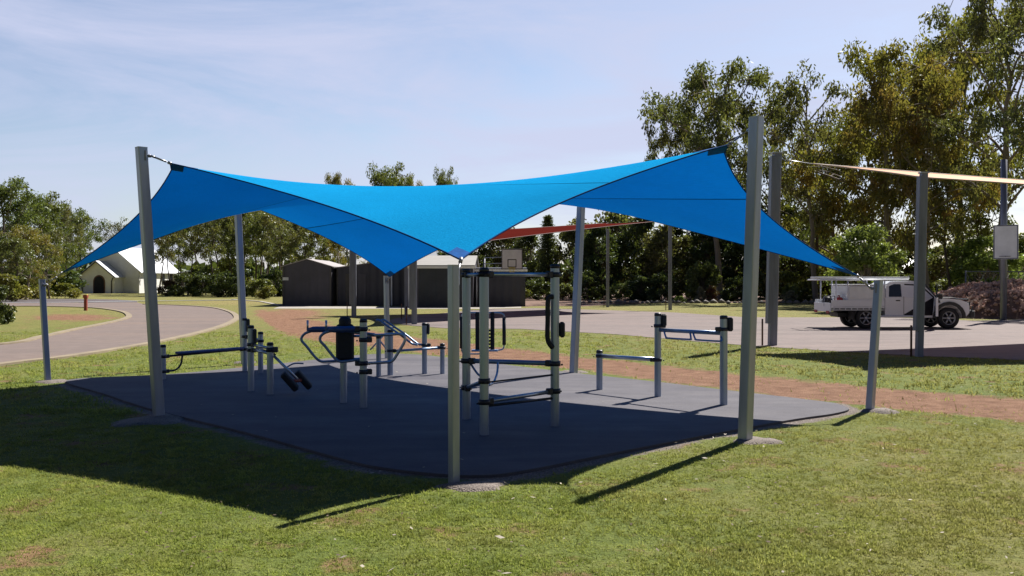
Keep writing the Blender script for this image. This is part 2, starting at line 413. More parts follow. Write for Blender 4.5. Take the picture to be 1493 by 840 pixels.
def sheet(name, outline, z, mat, thick=0.0):
    import bmesh
    bm = bmesh.new(); vs = [bm.verts.new((p[0], p[1], z)) for p in outline]; es = [bm.edges.new((vs[i], vs[(i+1) % len(vs)])) for i in range(len(vs))]
    res = bmesh.ops.triangle_fill(bm, use_beauty=True, edges=es)
    for f in bm.faces:
        f.normal_update()
        if f.normal.z < 0: f.normal_flip()
    if thick:
        ret = bmesh.ops.extrude_face_region(bm, geom=bm.faces[:])
        for v in [g for g in ret['geom'] if isinstance(g, bmesh.types.BMVert)]: v.co.z -= thick
        bmesh.ops.recalc_face_normals(bm, faces=bm.faces)
    me = bpy.data.meshes.new(name); bm.to_mesh(me); bm.free(); me.materials.append(mat)
    o = bpy.data.objects.new(name, me); COL.objects.link(o); return o
def asphalt(name, cols, sc=1.0):
    m, nt, b = newmat(name); pos = wcoord(nt)
    mp = nt.nodes.new('ShaderNodeMapping'); mp.inputs['Scale'].default_value = (.25, 1.0, 1); L(nt, pos, mp.inputs[0])
    a = noise(nt, .5*sc, 7, .68, mp.outputs[0]); f = noise(nt, 60, 3, .7, pos); s = noise(nt, 2.2, 5, .6, pos)
    r = ramp(nt, [(.3, cols[0]), (.5, cols[1]), (.72, cols[2])]); L(nt, a.outputs[0], r.inputs[0])
    v = ramp(nt, [(.3, .85), (.7, 1.12)]); L(nt, f.outputs[0], v.inputs[0])
    v2 = ramp(nt, [(.3, .88), (.7, 1.1)]); L(nt, s.outputs[0], v2.inputs[0])
    c = mixc(nt, 1.0, r.outputs[0], v.outputs[0], 'MULTIPLY'); c = mixc(nt, 1.0, c, v2.outputs[0], 'MULTIPLY')
    L(nt, c, b.inputs['Base Color']); b.inputs['Roughness'].default_value = .9; b.inputs['Specular IOR Level'].default_value = .25
    bump(nt, b, f.outputs[0], .4, .01); return m
M['court'] = asphalt('court asphalt', [(.13, .105, .10), (.185, .15, .14), (.22, .165, .15)])
M['drive'] = asphalt('driveway asphalt', [(.15, .118, .105), (.185, .145, .128), (.21, .155, .125)], .6)
M['road'] = asphalt('road asphalt', [(.09, .08, .085), (.11, .095, .10), (.13, .11, .11)])
M['softfall'] = asphalt('rubber softfall', [(.078, .074, .088), (.104, .098, .108), (.14, .13, .135)], 2.2)
tag(sheet('court', court_o, .010, M['court']), kind='structure')
tag(sheet('shed_apron', [G(*p) for p in [(398, 450), (700, 450.5), (760, 449), (760, 447.2), (590, 447.5), (412, 446)]], .006, M['conc']), kind='structure')
tag(sheet('driveway', drive_o, .012, M['drive']), kind='structure')
tag(sheet('road', road2_o, .016, M['road']), kind='structure')
pad = sheet('rubber_pad', pad_o, .028, M['softfall'], .05); tag(pad, kind='structure')
def ribbon(name, pts, w, z, h, mat):
    mb = MB(); pts = [Vector((p[0], p[1])) for p in pts]; vs = []
    for i, p in enumerate(pts):
        t = (pts[min(i+1, len(pts)-1)]-pts[max(i-1, 0)]).normalized(); n = Vector((-t.y, t.x))*w/2
        for s, zz in ((-1, z-h), (-1, z), (1, z), (1, z-h)): vs.append((p.x+n.x*s, p.y+n.y*s, zz))
    fs = [(i*4+k, i*4+k+1, i*4+k+5, i*4+k+4) for i in range(len(pts)-1) for k in range(3)]
    mb.add(vs, fs); return fixn(mb.build(name, mat))
tag(ribbon('driveway_kerb', catmull(drive_out, 8, False), .28, .05, .06, M['kerb']), kind='structure')
tag(ribbon('driveway_kerb', catmull(drive_in, 8, False), .28, .05, .06, M['kerb']), kind='structure')
tag(ribbon('road_kerb', [G(-600, 442), G(0, 442), G(75, 442), G(130, 441), G(200, 439.6), G(300, 438.6), G(345, 438)], .55, .06, .08, M['whitepaint']), kind='structure')
tag(ribbon('road_kerb', [G(20, 436), G(60, 433.5), G(90, 431), G(130, 429.5), G(160, 429)], .45, .06, .08, M['kerb']), kind='structure')
tag(ribbon('garden_kerb', [G(340, 437), G(380, 440), G(410, 446)], .35, .05, .06, M['conc']), kind='structure')

# ------------------------------------------------------------------ blue shade sail and posts
side_rz = math.atan2(8.69, -7.82)
def shade_post(name, base_px, top_px, topY, wd, label, group, Yb=None, z_cap=.012):
    b0 = G(*base_px); t = P(top_px[0], top_px[1], topY)
    e = empty(name, b0, 0, label, 'post', group)
    lt = Vector(t)-b0
    MB().prism(rsq(wd, wd*.1), (0, 0, -.05), lt, side_rz).build('post_tube', M['galv'], e)
    MB().prism(rsq(wd*1.04, wd*.12), lt, lt+Vector((0, 0, z_cap)), side_rz).build('cap', M['galv_cap'], e)
    return e, Vector(t), b0
C_ = {'P1': P(248, 238, 12.6), 'A': P(672, 379, 8.8), 'P2': P(1063, 211, 11.15), 'P0': P(90, 398, 17.1), 'P3': P(1250, 402, 13.45), 'B': P(568, 404, 21.9), 'L': P(358, 299, 20.6), 'R': P(830, 290, 18.5)}
specs = [
 ('P1', (232, 608), (206, 216), 12.55, .125, 'tall leaning steel post holding the raised front left corner of the blue sail'),
 ('P2', (1086, 643), (1103, 172), 10.66, .125, 'tall thick steel post at front right with gravel around its foot'),
 ('A', (662, 704), (661, 388), 8.57, .078, 'short upright steel post nearest the viewer at the pad front tip'),
 ('P0', (70, 556), (61, 408), 17.35, .095, 'short steel post leaning outward at the left tip of the pad beside the driveway'),
 ('P3', (1268, 598), (1281, 410), 13.4, .095, 'short leaning steel post at the right tip of the pad before the white ute'),
 ('B', (565, 524), (563, 403), 22.1, .095, 'short steel post at the back tip of the pad under the low rear sail corner'),
 ('L', (357, 531), (346, 290), 20.9, .125, 'tall bluish post at back left, in front of the grove of slim trees'),
 ('R', (836, 545), (848, 283), 18.85, .125, 'tall post at back right, between the chin up frame and the low leg raise bars')]
tops = {}
for k, bp, tp, tY, wd, lab in specs:
    e, t, b0 = shade_post('sail_post', bp, tp, tY, wd, lab, 'posts of the blue shade sail')
    if k == 'B': b0 = G(565, 524)
    tops[k] = t; POSTS[k] = b0
    c = C_[k]; dirv = (c-t).normalized()
    att = t - b0; off = Vector((0, 0, -.10))
    rr = wd*.5
    hd = Vector((c.x-t.x, c.y-t.y, 0)).normalized()
    mb = MB(); pl = att+off+hd*rr*1.15
    mb.tube([pl-hd*.02, pl+hd*.05], .022, 8); mb.box(tuple(pl-hd*.012), (.09, .02, .13), math.atan2(hd.y, hd.x)+PI/2)
    mb.build('eye_bolt', M['old_galv'], e)
    tops[k+'a'] = t+off+hd*(rr*1.15+.05)
# force density net
NU = 49; H_ = (NU-1)//2
A_, P0_, B_, P3_ = C_['A'], C_['P0'], C_['B'], C_['P3']
fix = {(0, 0): C_['A'], (NU-1, 0): C_['P0'], (NU-1, NU-1): C_['B'], (0, NU-1): C_['P3'], (H_, 0): C_['P1'], (0, H_): C_['P2'], (H_, NU-1): C_['R'], (NU-1, H_): C_['L']}
fix[(H_, NU-1)] = C_['L']; fix[(NU-1, H_)] = C_['R']
# u: A->P0 side index i (v=0), v: A->P3 side index j (u=0)
fix = {(0, 0): C_['A'], (NU-1, 0): C_['P0'], (NU-1, NU-1): C_['B'], (0, NU-1): C_['P3'], (H_, 0): C_['P1'], (0, H_): C_['P2'], (NU-1, H_): C_['L'], (H_, NU-1): C_['R']}
def solve_net(qe, nu=NU, fixd=fix, qu=1.0, qv=1.0, qd=0, qx=0):
    n = nu*nu; A = np.zeros((n, n)); id_ = lambda i, j: i*nu+j
    def edge(a, b, q): A[a, a] += q; A[b, b] += q; A[a, b] -= q; A[b, a] -= q
    for i in range(nu):
        for j in range(nu):
            if i < nu-1: edge(id_(i, j), id_(i+1, j), qe if j in (0, nu-1) else qu)
            if j < nu-1: edge(id_(i, j), id_(i, j+1), qe if i in (0, nu-1) else qv)
    if qd:
        h = (nu-1)//2
        for o_, wt in ((-1, .5), (0, 1), (1, .5)):
            for i in range(nu-1):
                edge(id_(i, h+o_), id_(i+1, h+o_), qd*wt); edge(id_(h+o_, i), id_(h+o_, i+1), qd*wt)
        for o_, wt in ((-1, .6), (0, 1), (1, .6)):
            for i in range(nu-1):
                if 0 <= i+o_ and i+o_+1 < nu: edge(id_(i, i+o_), id_(i+1, i+o_+1), qx*wt)
                if 0 <= nu-2-i+o_ and nu-1-i+o_ < nu: edge(id_(i, nu-1-i+o_), id_(i+1, nu-2-i+o_), qx*wt)
    fi = [id_(*k) for k in fixd]; fx = np.array([list(fixd[k]) for k in fixd]); fr = [k for k in range(n) if k not in set(fi)]
    X = np.zeros((n, 3)); X[fi] = fx
    X[fr] = np.linalg.solve(A[np.ix_(fr, fr)], -A[np.ix_(fr, fi)] @ fx); return X
X = solve_net(36.0, qd=26.0, qx=0)
def netmesh(name, X, nu, mat, parent=None):
    me = bpy.data.meshes.new(name); me.vertices.add(nu*nu); me.vertices.foreach_set('co', X.astype(np.float32).ravel())
    I = (np.arange(nu-1)[:, None]*nu+np.arange(nu-1)[None, :]); Q = np.stack([I, I+nu, I+nu+1, I+1], -1).reshape(-1, 4)
    me.loops.add(Q.size); me.loops.foreach_set('vertex_index', Q.ravel().astype(np.int32)); me.polygons.add(len(Q)); me.polygons.foreach_set('loop_start', np.arange(0, Q.size, 4, dtype=np.int32))
    me.polygons.foreach_set('use_smooth', [True]*len(Q)); me.update(calc_edges=True); me.materials.append(mat)
    o = bpy.data.objects.new(name, me); COL.objects.link(o)
    if parent is not None: o.parent = parent
    md = o.modifiers.new('s', 'SOLIDIFY'); md.thickness = .003
    return o
def clothmat(name, dcol, tcol, trans, seams=True, rot=0.838, hole=.0):
    m = bpy.data.materials.new(name); m.use_nodes = True; nt = m.node_tree; nt.nodes.remove(nt.nodes['Principled BSDF']); out = nt.nodes['Material Output']
    pos = wcoord(nt)
    mp = nt.nodes.new('ShaderNodeMapping'); mp.inputs['Rotation'].default_value = (0, 0, rot); L(nt, pos, mp.inputs[0])
    sx = nt.nodes.new('ShaderNodeSeparateXYZ'); L(nt, mp.outputs[0], sx.inputs[0])
    def mt(op, a, c=0.0):
        n = nt.nodes.new('ShaderNodeMath'); n.operation = op
        for i, v in enumerate((a, c)):
            if hasattr(v, 'is_linked'): L(nt, v, n.inputs[i])
            else: n.inputs[i].default_value = v
        return n.outputs[0]
    s = mt('DIVIDE', mt('ADD', sx.outputs[1], -7.87), 2.67); fr = mt('FRACT', s); flr = mt('FLOOR', s)
    seam = mt('LESS_THAN', fr, .012)
    wn = nt.nodes.new('ShaderNodeTexWhiteNoise'); wn.noise_dimensions = '1D'; L(nt, flr, wn.inputs[1])
    st = nt.nodes.new('ShaderNodeMapping'); st.inputs['Scale'].default_value = (7, 70, 70); L(nt, mp.outputs[0], st.inputs[0])
    n = noise(nt, 1, 3, .7, st.outputs[0]); n2 = noise(nt, .8, 4, .6, pos)
    val = mt('ADD', mt('MULTIPLY', n.outputs[0], .45), mt('ADD', mt('MULTIPLY', wn.outputs[0], .22), mt('ADD', mt('MULTIPLY', n2.outputs[0], .35), .50)))
    if seams: val = mt('MULTIPLY', val, mt('SUBTRACT', 1.0, mt('MULTIPLY', seam, .7)))
    def sc(col):
        v = nt.nodes.new('ShaderNodeVectorMath'); v.operation = 'SCALE'; v.inputs[0].default_value = col; L(nt, val, v.inputs[3]); return v.outputs[0]
    d = nt.nodes.new('ShaderNodeBsdfDiffuse'); t = nt.nodes.new('ShaderNodeBsdfTranslucent'); g = nt.nodes.new('ShaderNodeBsdfGlossy'); g.inputs['Roughness'].default_value = .5
    g.inputs['Color'].default_value = tuple(min(1, c*1.3+.06) for c in dcol)+(1,)
    L(nt, sc(dcol), d.inputs[0]); L(nt, sc(tcol), t.inputs[0])
    mx = nt.nodes.new('ShaderNodeMixShader'); mx.inputs[0].default_value = trans; L(nt, d.outputs[0], mx.inputs[1]); L(nt, t.outputs[0], mx.inputs[2])
    m2 = nt.nodes.new('ShaderNodeMixShader'); m2.inputs[0].default_value = .09; L(nt, mx.outputs[0], m2.inputs[1]); L(nt, g.outputs[0], m2.inputs[2])
    bn = nt.nodes.new('ShaderNodeBump'); bn.inputs['Strength'].default_value = .5; bn.inputs['Distance'].default_value = .01; L(nt, n.outputs[0], bn.inputs['Height'])
    for s_ in (d, t, g): L(nt, bn.outputs[0], s_.inputs['Normal'])
    L(nt, m2.outputs[0], out.inputs[0]); return m
M['sailblue'] = clothmat('blue shade cloth', (.008, .42, .90), (.0, .062, .31), .44)
M['sailred'] = clothmat('red shade cloth', (.12, .012, .007), (.09, .008, .005), .45, False)
M['sailcream'] = clothmat('cream shade cloth', (.60, .36, .26), (.5, .28, .18), .4, False)
M['webbing'] = simple('navy webbing', (.008, .05, .18), .9, 0, .2, 20, spec=.05)
M['patchblue'] = simple('doubled blue cloth', (.004, .10, .36), .8, 0, .2, 20, spec=.1)
M['webbingred'] = simple('red webbing', (.08, .02, .015), .7, 0, .2, 20)
M['webbingcream'] = simple('cream webbing', (.4, .3, .22), .7, 0, .2, 20)
sail = empty('shade_sail', (0, 0, 0), 0, 'large bright blue eight cornered shade sail stretched over the exercise pad', 'shade sail')
cl = netmesh('fabric', X, NU, M['sailblue'], sail); cl.modifiers.clear()
Xg = X.reshape(NU, NU, 3)
loop = [Xg[i, 0] for i in range(NU)]+[Xg[NU-1, j] for j in range(1, NU)]+[Xg[i, NU-1] for i in range(NU-2, -1, -1)]+[Xg[0, j] for j in range(NU-2, 0, -1)]
mb = MB(); mb.tube([Vector(p) for p in loop]+[Vector(loop[0])], .0085, 6, cap=False); mb.build('hem', M['webbing'], sail)
for k, c in C_.items():
    # corner reinforcing patch
    idx = [kk for kk, v in fix.items() if v is c][0]; i0, j0 = idx
    mb = MB(); rad = 2
    for i in range(max(0, i0-rad), min(NU-1, i0+rad)):
        for j in range(max(0, j0-rad), min(NU-1, j0+rad)):
            if abs(i+.5-i0)+abs(j+.5-j0) > rad-.2: continue
            q = [Vector(Xg[a, b_]) for a, b_ in ((i, j), (i+1, j), (i+1, j+1), (i, j+1))]
            o = Vector((0, 0, .004)); mb.add([v+o for v in q]+[v-o for v in q], [(0, 1, 2, 3), (7, 6, 5, 4), (0, 4, 5, 1), (1, 5, 6, 2), (2, 6, 7, 3), (3, 7, 4, 0)])
    mb.build('corner_patch', M['patchblue'], sail)
    a = tops[k+'a']; d = a-c; mb = MB()
    mb.tube([c, a], .006, 6); u = d.normalized(); mid = c+d*.5; mb.tube([mid-u*min(.09, d.length*.3), mid+u*min(.09, d.length*.3)], .014, 6)
    mb.tube([c-u*.02, c+u*.03], .02, 8); mb.tube([a-u*.05, a], .016, 6)
    mb.build('turnbuckle', M['cable'], sail)
# footings
def footing(c, rx, ry, rz, mat, ph=0):
    pts = []
    for k in range(28):
        a = 2*PI*k/28; r = 1+.16*math.sin(3*a+ph)+.1*math.sin(5*a+2*ph)+random.uniform(-.06, .06)
        x, y = rx*r*math.cos(a), ry*r*math.sin(a); pts.append((c[0]+x*math.cos(rz)-y*math.sin(rz), c[1]+x*math.sin(rz)+y*math.cos(rz)))
    mb = MB(); n = len(pts); vs = [(c[0], c[1], .026)]+[(c[0]+(x-c[0])*.75, c[1]+(y-c[1])*.75, .020+.008*random.random()) for x, y in pts]+[(x, y, -.01) for x, y in pts]
    mb.add(vs, [(0, 1+i, 1+(i+1) % n) for i in range(n)]+[(1+i, 1+n+i, 1+n+(i+1) % n, 1+(i+1) % n) for i in range(n)], True)
    return tag(fixn(mb.build('concrete_footing', mat)), kind='structure')
def gravelmat():
    m, nt, b = newmat('gravelly concrete'); pos = wcoord(nt)
    v = nt.nodes.new('ShaderNodeTexVoronoi'); v.inputs['Scale'].default_value = 60; L(nt, pos, v.inputs[0])
    r = ramp(nt, [(.0, (.32, .27, .225)), (.4, (.20, .165, .14)), (.8, (.10, .08, .07))]); L(nt, v.outputs['Distance'], r.inputs[0])
    n = noise(nt, 2.5, 4, .6, pos); r2 = ramp(nt, [(.3, .7), (.7, 1.25)]); L(nt, n.outputs[0], r2.inputs[0])
    L(nt, mixc(nt, 1, r.outputs[0], r2.outputs[0], 'MULTIPLY'), b.inputs['Base Color']); b.inputs['Roughness'].default_value = .95; bump(nt, b, v.outputs['Distance'], .6, .02); return m
M['gravel'] = gravelmat()
FOOT = []
for c, rx, ry, rz in ((G(222, 613), .42, .62, -.3), (G(1104, 644), .30, .24, 0), (G(690, 710), .33, .20, .2), (G(75, 557), .26, .3, 0), (G(1283, 600), .28, .26, 0), (G(836, 543), .26, .3, 0), (G(356, 529), .26, .3, 0)):
    footing(c, rx, ry, rz, M['gravel'], c.x); FOOT.append((c.x, c.y, max(rx, ry)*.85))

# ------------------------------------------------------------------ exercise equipment
def gpost(e, base, h, rad=.05, cap=True, pad=None):
    """grooved round post; base relative to the station's origin"""
    n = 32; mb = MB(); pr = []
    for k in range(n):
        a = 2*PI*k/n; r = rad*(.90 if k % 8 == 4 else 1.0); pr.append((r*math.cos(a), r*math.sin(a)))
    mb.prism(pr, (base[0], base[1], 0), (base[0], base[1], h)); mb.build('post', M['alu'], e)
    if cap: MB().lathe([(0, .03), (rad*.8, .03), (rad*1.05, .015), (rad*1.05, -.02), (rad*1.0, -.02)], (base[0], base[1], h), 16).build('post_cap', M['clamp'], e)
def clamp(e, base, z, d=(1, 0), h=.05, rad=.05):
    mb = MB(); mb.lathe([(rad*1.0, -h/2), (rad*1.28, -h/2), (rad*1.28, h/2), (rad*1.0, h/2)], (base[0], base[1], z), 16)
    v = Vector((d[0], d[1])).normalized()*(rad+.03); mb.box((base[0]+v.x, base[1]+v.y, z), (.08, .07, h*1.3), math.atan2(v.y, v.x), .01)
    mb.tube([(base[0]-v.x*1.0, base[1]-v.y*1.0, z-.012), (base[0]-v.x*1.25, base[1]-v.y*1.25, z-.012)], .012, 6)
    mb.build('clamp', M['clamp'], e)
def bar(e, a, b, r=.024, mat='bar_steel', name='bar'): return MB().tube([a, b], r, 12).build(name, M[mat], e)
def smooth(pts, n=5): return catmull([Vector(p) for p in pts], n, False)
def bent(e, pts, r=.018, mat='bar_blue', name='handle', n=5): return MB().tube(smooth(pts, n), r, 8).build(name, M[mat], e)
def station(label, o): return empty('exercise_station', o, 0, label, 'exercise station', 'outdoor exercise stations on the pad')
def rel(o, px, Yd, py): p = P(px, py, Yd); return (p.x-o.x, p.y-o.y, p.z)
def grel(o, px, py): p = G(px, py, .028); return (p.x-o.x, p.y-o.y)
def yof(py): return G(CX, py, .028).y
Z0 = .028
# 1 sit up bench at the left
o = G(238, 553, Z0); s1 = station('low bench station with a long horizontal beam at the far left of the pad', o)
a = (0, 0); b_ = grel(o, 357, 541); d_ = grel(o, 380, 544)
gpost(s1, a, HT(505, o.y)-Z0); gpost(s1, b_, HT(466, yof(541))-Z0); gpost(s1, d_, HT(486, yof(544))-Z0)
za = .41; v = Vector((b_[0], b_[1]))
bar(s1, (a[0]+v.x*.02, v.y*.02, za), (b_[0]*.97, b_[1]*.97, za+.02), .02, 'clamp')
MB().box((v.x*.56, v.y*.56, za+.045), (v.length*.80, .16, .045), math.atan2(v.y, v.x), .015).build('bench_beam', M['padblue'], s1)
bent(s1, [(v.x*.06, v.y*.06, .14), (v.x*.14, v.y*.14, .15), (v.x*.2, v.y*.2, .24), (v.x*.22, v.y*.22, za)], .018, 'clamp', 'brace')
clamp(s1, a, za, v); clamp(s1, a, .14, v); clamp(s1, b_, za+.02, -v); clamp(s1, b_, .68, (d_[0]-b_[0], d_[1]-b_[1])); clamp(s1, d_, .62, (b_[0]-d_[0], b_[1]-d_[1]))
bar(s1, (b_[0], b_[1], .66), (d_[0], d_[1], .64)); MB().box((b_[0]+.074, b_[1]-.02, .9), (.05, .10, .26), 0, .02).build('instruction_pad', M['rubber'], s1)
# 2 pedal / stepper
o = G(366, 570, Z0); s2 = station('stepper station with a slanted arm ending in black foot pedals', o)
e_ = grel(o, 394, 575)
gpost(s2, (0, 0), HT(477, o.y)-Z0); gpost(s2, e_, HT(502, yof(575))-Z0)
for z in (.72, .64): bar(s2, (0, 0, z+.03), (e_[0], e_[1], z), .024)
clamp(s2, (0, 0), .75, e_); clamp(s2, (0, 0), .66, e_); clamp(s2, e_, .70, (1, 0), .07)
MB().box((.074, -.03, .88), (.05, .11, .25), .2, .02).build('instruction_pad', M['rubber'], s2)
bar(s2, (0, .35, .67), (e_[0], e_[1]+.3, .6), .02, 'clamp')
p1 = Vector((e_[0]+.06, e_[1], .60)); p2 = Vector((e_[0]+.44, e_[1]-.05, .24)); 
bar(s2, p1, p2, .022, 'bar_steel', 'swing_arm'); 
bent(s2, [(p2.x-.22, p2.y+.1, .40), (p2.x-.10, p2.y+.16, .47), (p2.x+.05, p2.y+.2, .47)], .012, 'bar_blue', 'link')
for dx, dy in ((-.09, -.14), (.06, .14)):
    mbx = MB(); rt = Matrix.Rotation(R(-38), 3, 'Y') @ Matrix.Rotation(.25, 3, 'X')
    mbx.box((p2.x+dx, p2.y+dy, p2.z-.02), (.10, .13, .34), rot=rt, bev=.02); mbx.build('pedal', M['rubber'], s2)
MB().tube([(p2.x-.09, p2.y-.14, p2.z-.02), (p2.x+.06, p2.y+.14, p2.z-.02)], .03, 8).build('axle', M['hyd'], s2)
# 3 twin seat station with big loop frames
o = G(501, 587, Z0); s3 = station('twin loop frame station with navy padded arms and a tall black back pad', o)
g_ = grel(o, 530, 594); Yf = o.y; 
gpost(s3, (0, 0), .98); gpost(s3, g_, HT(468, yof(594))-Z0, .052)
def q(px, py, dy=0): p = P(px, py, Yf+dy); return (p.x-o.x, p.y-o.y, p.z-Z0)
for dx, dy in ((0, .45), (27, -.35)):
    bent(s3, [q(540+dx*.2, 487+dx*.03, dy), q(470+dx, 482, dy), q(450+dx, 484, dy), q(441+dx, 490, dy), q(440+dx, 497, dy), q(447+dx, 505, dy), q(464+dx, 525, dy), q(480+dx*.9, 527, dy), q(510+dx*.5, 524, dy), q(532, 523, dy*.6)], .02, 'bar_blue', 'loop_frame')
    MB().tube([Vector(q(448+dx*1.15, 481, dy)), Vector(q(456+dx*1.15, 480.5, dy)), Vector(q(500+dx, 480, dy)), Vector(q(506+dx, 480, dy))], [.03, .06, .06, .035], 12, flat=.75).build('arm_pad', M['padblue'], s3)
    bar(s3, q(448.5+dx, 482, dy), q(448.5+dx, 467, dy), .016, 'bar_steel', 'grip_peg')
MB().box(q(503, 499, -.12), (.26, .09, .52), .1, .03).build('back_pad', M['rubber'], s3)
MB().lathe([(0, .1), (.06, .1), (.09, .06), (.09, -.05), (.05, -.09), (0, -.09)], q(503, 472, -.1), 14).build('head_pad', M['rubber'], s3)
for dy in (.25, -.3):
    bent(s3, [q(530, 489, dy*.3), q(560, 488.5, dy), q(582, 487, dy), q(590, 492, dy), q(589, 500, dy), q(580, 515, dy), q(572, 526, dy), q(560, 528.5, dy), q(532, 530, dy*.3)], .021, 'bar_steel', 'loop_frame')
for z in (1.10, .95, .62, .50): clamp(s3, g_, z, (-1, .3) if z in (1.10, .62) else (1, .3), .06)
bar(s3, q(508, 490), q(530, 490), .02, 'bar_steel'); bar(s3, q(508, 524), q(530, 524), .02, 'bar_steel')
# 4 incline bench behind
o = G(569, 547, Z0); s4 = station('incline sit up station with slanting twin rails behind the loop frame station', o)
i_ = grel(o, 619, 545); Yh = o.y
def q4(px, py, dy=0): p = P(px, py, Yh+dy); return (p.x-o.x, p.y-o.y, p.z-Z0)
k_ = grel(o, 645, 545)
gpost(s4, (0, 0), HT(483, Yh)-Z0, .055); gpost(s4, i_, HT(473, yof(545))-Z0); gpost(s4, k_, HT(503, yof(545))-Z0, .045)
for dy, dx in ((-.2, -3), (.25, 5)):
    bent(s4, [q4(551+dx, 467, dy), q4(556+dx, 467, dy), q4(566+dx, 474, dy), q4(585+dx, 487, dy), q4(602+dx, 500, dy), q4(607+dx, 502, dy), q4(612+dx, 503, dy)], .02, 'bar_blue', 'slant_rail')
for t in (.12, .3): bar(s4, q4(550+60*t, 467+36*t, -.2), q4(556+60*t, 467+36*t, .25), .016, 'bar_steel', 'rung')
bar(s4, q4(573, 512), (k_[0], k_[1], HT(507, yof(545))-Z0), .024, 'bar_blue'); clamp(s4, (0, 0), .46, (1, 0)); clamp(s4, i_, .55, (1, 0)); clamp(s4, k_, .5, (-1, 0))
MB().box((i_[0]+.073, i_[1], .86), (.05, .11, .22), 0, .02).build('instruction_pad', M['rubber'], s4)
bar(s4, q4(540, 510, .3), q4(562, 486, .3), .016, 'bar_steel', 'link'); bar(s4, q4(545, 486, .2), q4(566, 512, .2), .016, 'bar_steel', 'link')
gpost(s4, grel(o, 552, 549), HT(492, yof(549))-Z0, .045)
# 5 chin up frame
o = G(706, 634, Z0); s5 = station('tall three post chin up frame in the centre right of the pad', o)
j_ = grel(o, 680, 611); l_ = grel(o, 809, 621)
hk = HT(394, o.y)-Z0; hj = HT(395, yof(611))-Z0; hl = HT(389, yof(621))-Z0
for pp, hh in (((0, 0), hk), (j_, hj), (l_, hl)): gpost(s5, pp, hh, .054)
zt = HT(400, o.y)-Z0
def clampline(a, za, b, zb, r=.024, mat='bar_steel'):
    bar(s5, (a[0], a[1], za), (b[0], b[1], zb), r, mat); v = (b[0]-a[0], b[1]-a[1]); clamp(s5, a, za, v, .06, .054); clamp(s5, b, zb, (-v[0], -v[1]), .06, .054)
clampline((0, 0), zt, l_, zt, .022); clampline((0, 0), zt-.0, j_, zt, .022, 'bar_blue')
clampline(j_, HT(526, yof(611))-Z0, l_, HT(530, yof(621))-Z0, .03, 'bar_blue')
clampline((0, 0), HT(586, o.y)-Z0, l_, HT(570, yof(621))-Z0, .026, 'bar_steel')
clampline(j_, HT(565, yof(611))-Z0, (0, 0), HT(558, o.y)-Z0+.02, .022, 'bar_blue')
bar(s5, (0, 0, HT(558, o.y)-Z0), (l_[0], l_[1], HT(546, yof(621))-Z0), .010, 'clamp', 'thin_rod')
p0 = Vector((0, 0, HT(586, o.y)-Z0-.05)); p1 = Vector((l_[0], l_[1], HT(572, yof(621))-Z0-.07)); bar(s5, p0+(p1-p0)*.06, p0+(p1-p0)*.95, .016, 'clamp', 'lower_rail')
bent(s5, [(j_[0]+.05, j_[1], .72), (j_[0]+.14, j_[1]-.1, .6), (j_[0]+.22, j_[1]-.3, .55), (-.02, -.02, .56)], .014, 'bar_blue', 'brace')
bent(s5, [(.05, .1, .56), (.10, .3, .57), (.14, .5, .66), (.15, .6, .78)], .014, 'bar_steel', 'brace')
ll = Vector((l_[0], l_[1], 0))
bent(s5, [ll+Vector((-.03, -.05, HT(436, yof(621)))), ll+Vector((-.085, -.07, HT(440, yof(621)))), ll+Vector((-.09, -.07, HT(470, yof(621)))), ll+Vector((-.09, -.07, HT(498, yof(621)))), ll+Vector((-.03, -.05, HT(510, yof(621))))], .032, 'rubber', 'grip_handle')
MB().box(tuple(ll+Vector((.087, 0, HT(484, yof(621))))), (.07, .10, .19), 0, .02).build('instruction_pad', M['rubber'], s5)
# 6 chest press behind chin up
o = G(706, 560, Z0); s6 = station('swinging press station with four hanging black grips seen behind the chin up frame', o)
Yc = o.y
def q6(px, py, dy=0): p = P(px, py, Yc+dy); return (p.x-o.x, p.y-o.y, p.z-Z0)
gpost(s6, (0, 0), HT(458, Yc)-Z0)
for px, pa, pb in ((673, 462, 508), (735, 463, 503)):
    MB().tube([q6(px, pa), q6(px, pb)], .033, 10).build('grip_handle', M['rubber'], s6)
    sg = -1 if px < 700 else 1
    bent(s6, [q6(704, 456), q6(px-sg*10, 456), q6(px-sg*2, 458), q6(px, 462)], .014, 'bar_steel', 'arm'); bent(s6, [q6(px, pb), q6(px-sg*2, pb+6), q6(px-sg*12, pb+8), q6(706, pb+8)], .014, 'bar_steel', 'arm')
for px in (696, 718):
    MB().box(q6(px, 483, -.1), (.07, .05, .66), 0, .015).build('side_frame', M['rubber'], s6)
    MB().box(q6(px, 511, -.1), (.2, .2, .03), 0, .01).build('foot_plate', M['alu'], s6)
for kk in range(6): MB().box(q6(713, 482+kk*5, -.15), (.05, .03, .035), 0, .008).build('weight_peg', M['rubber'], s6)
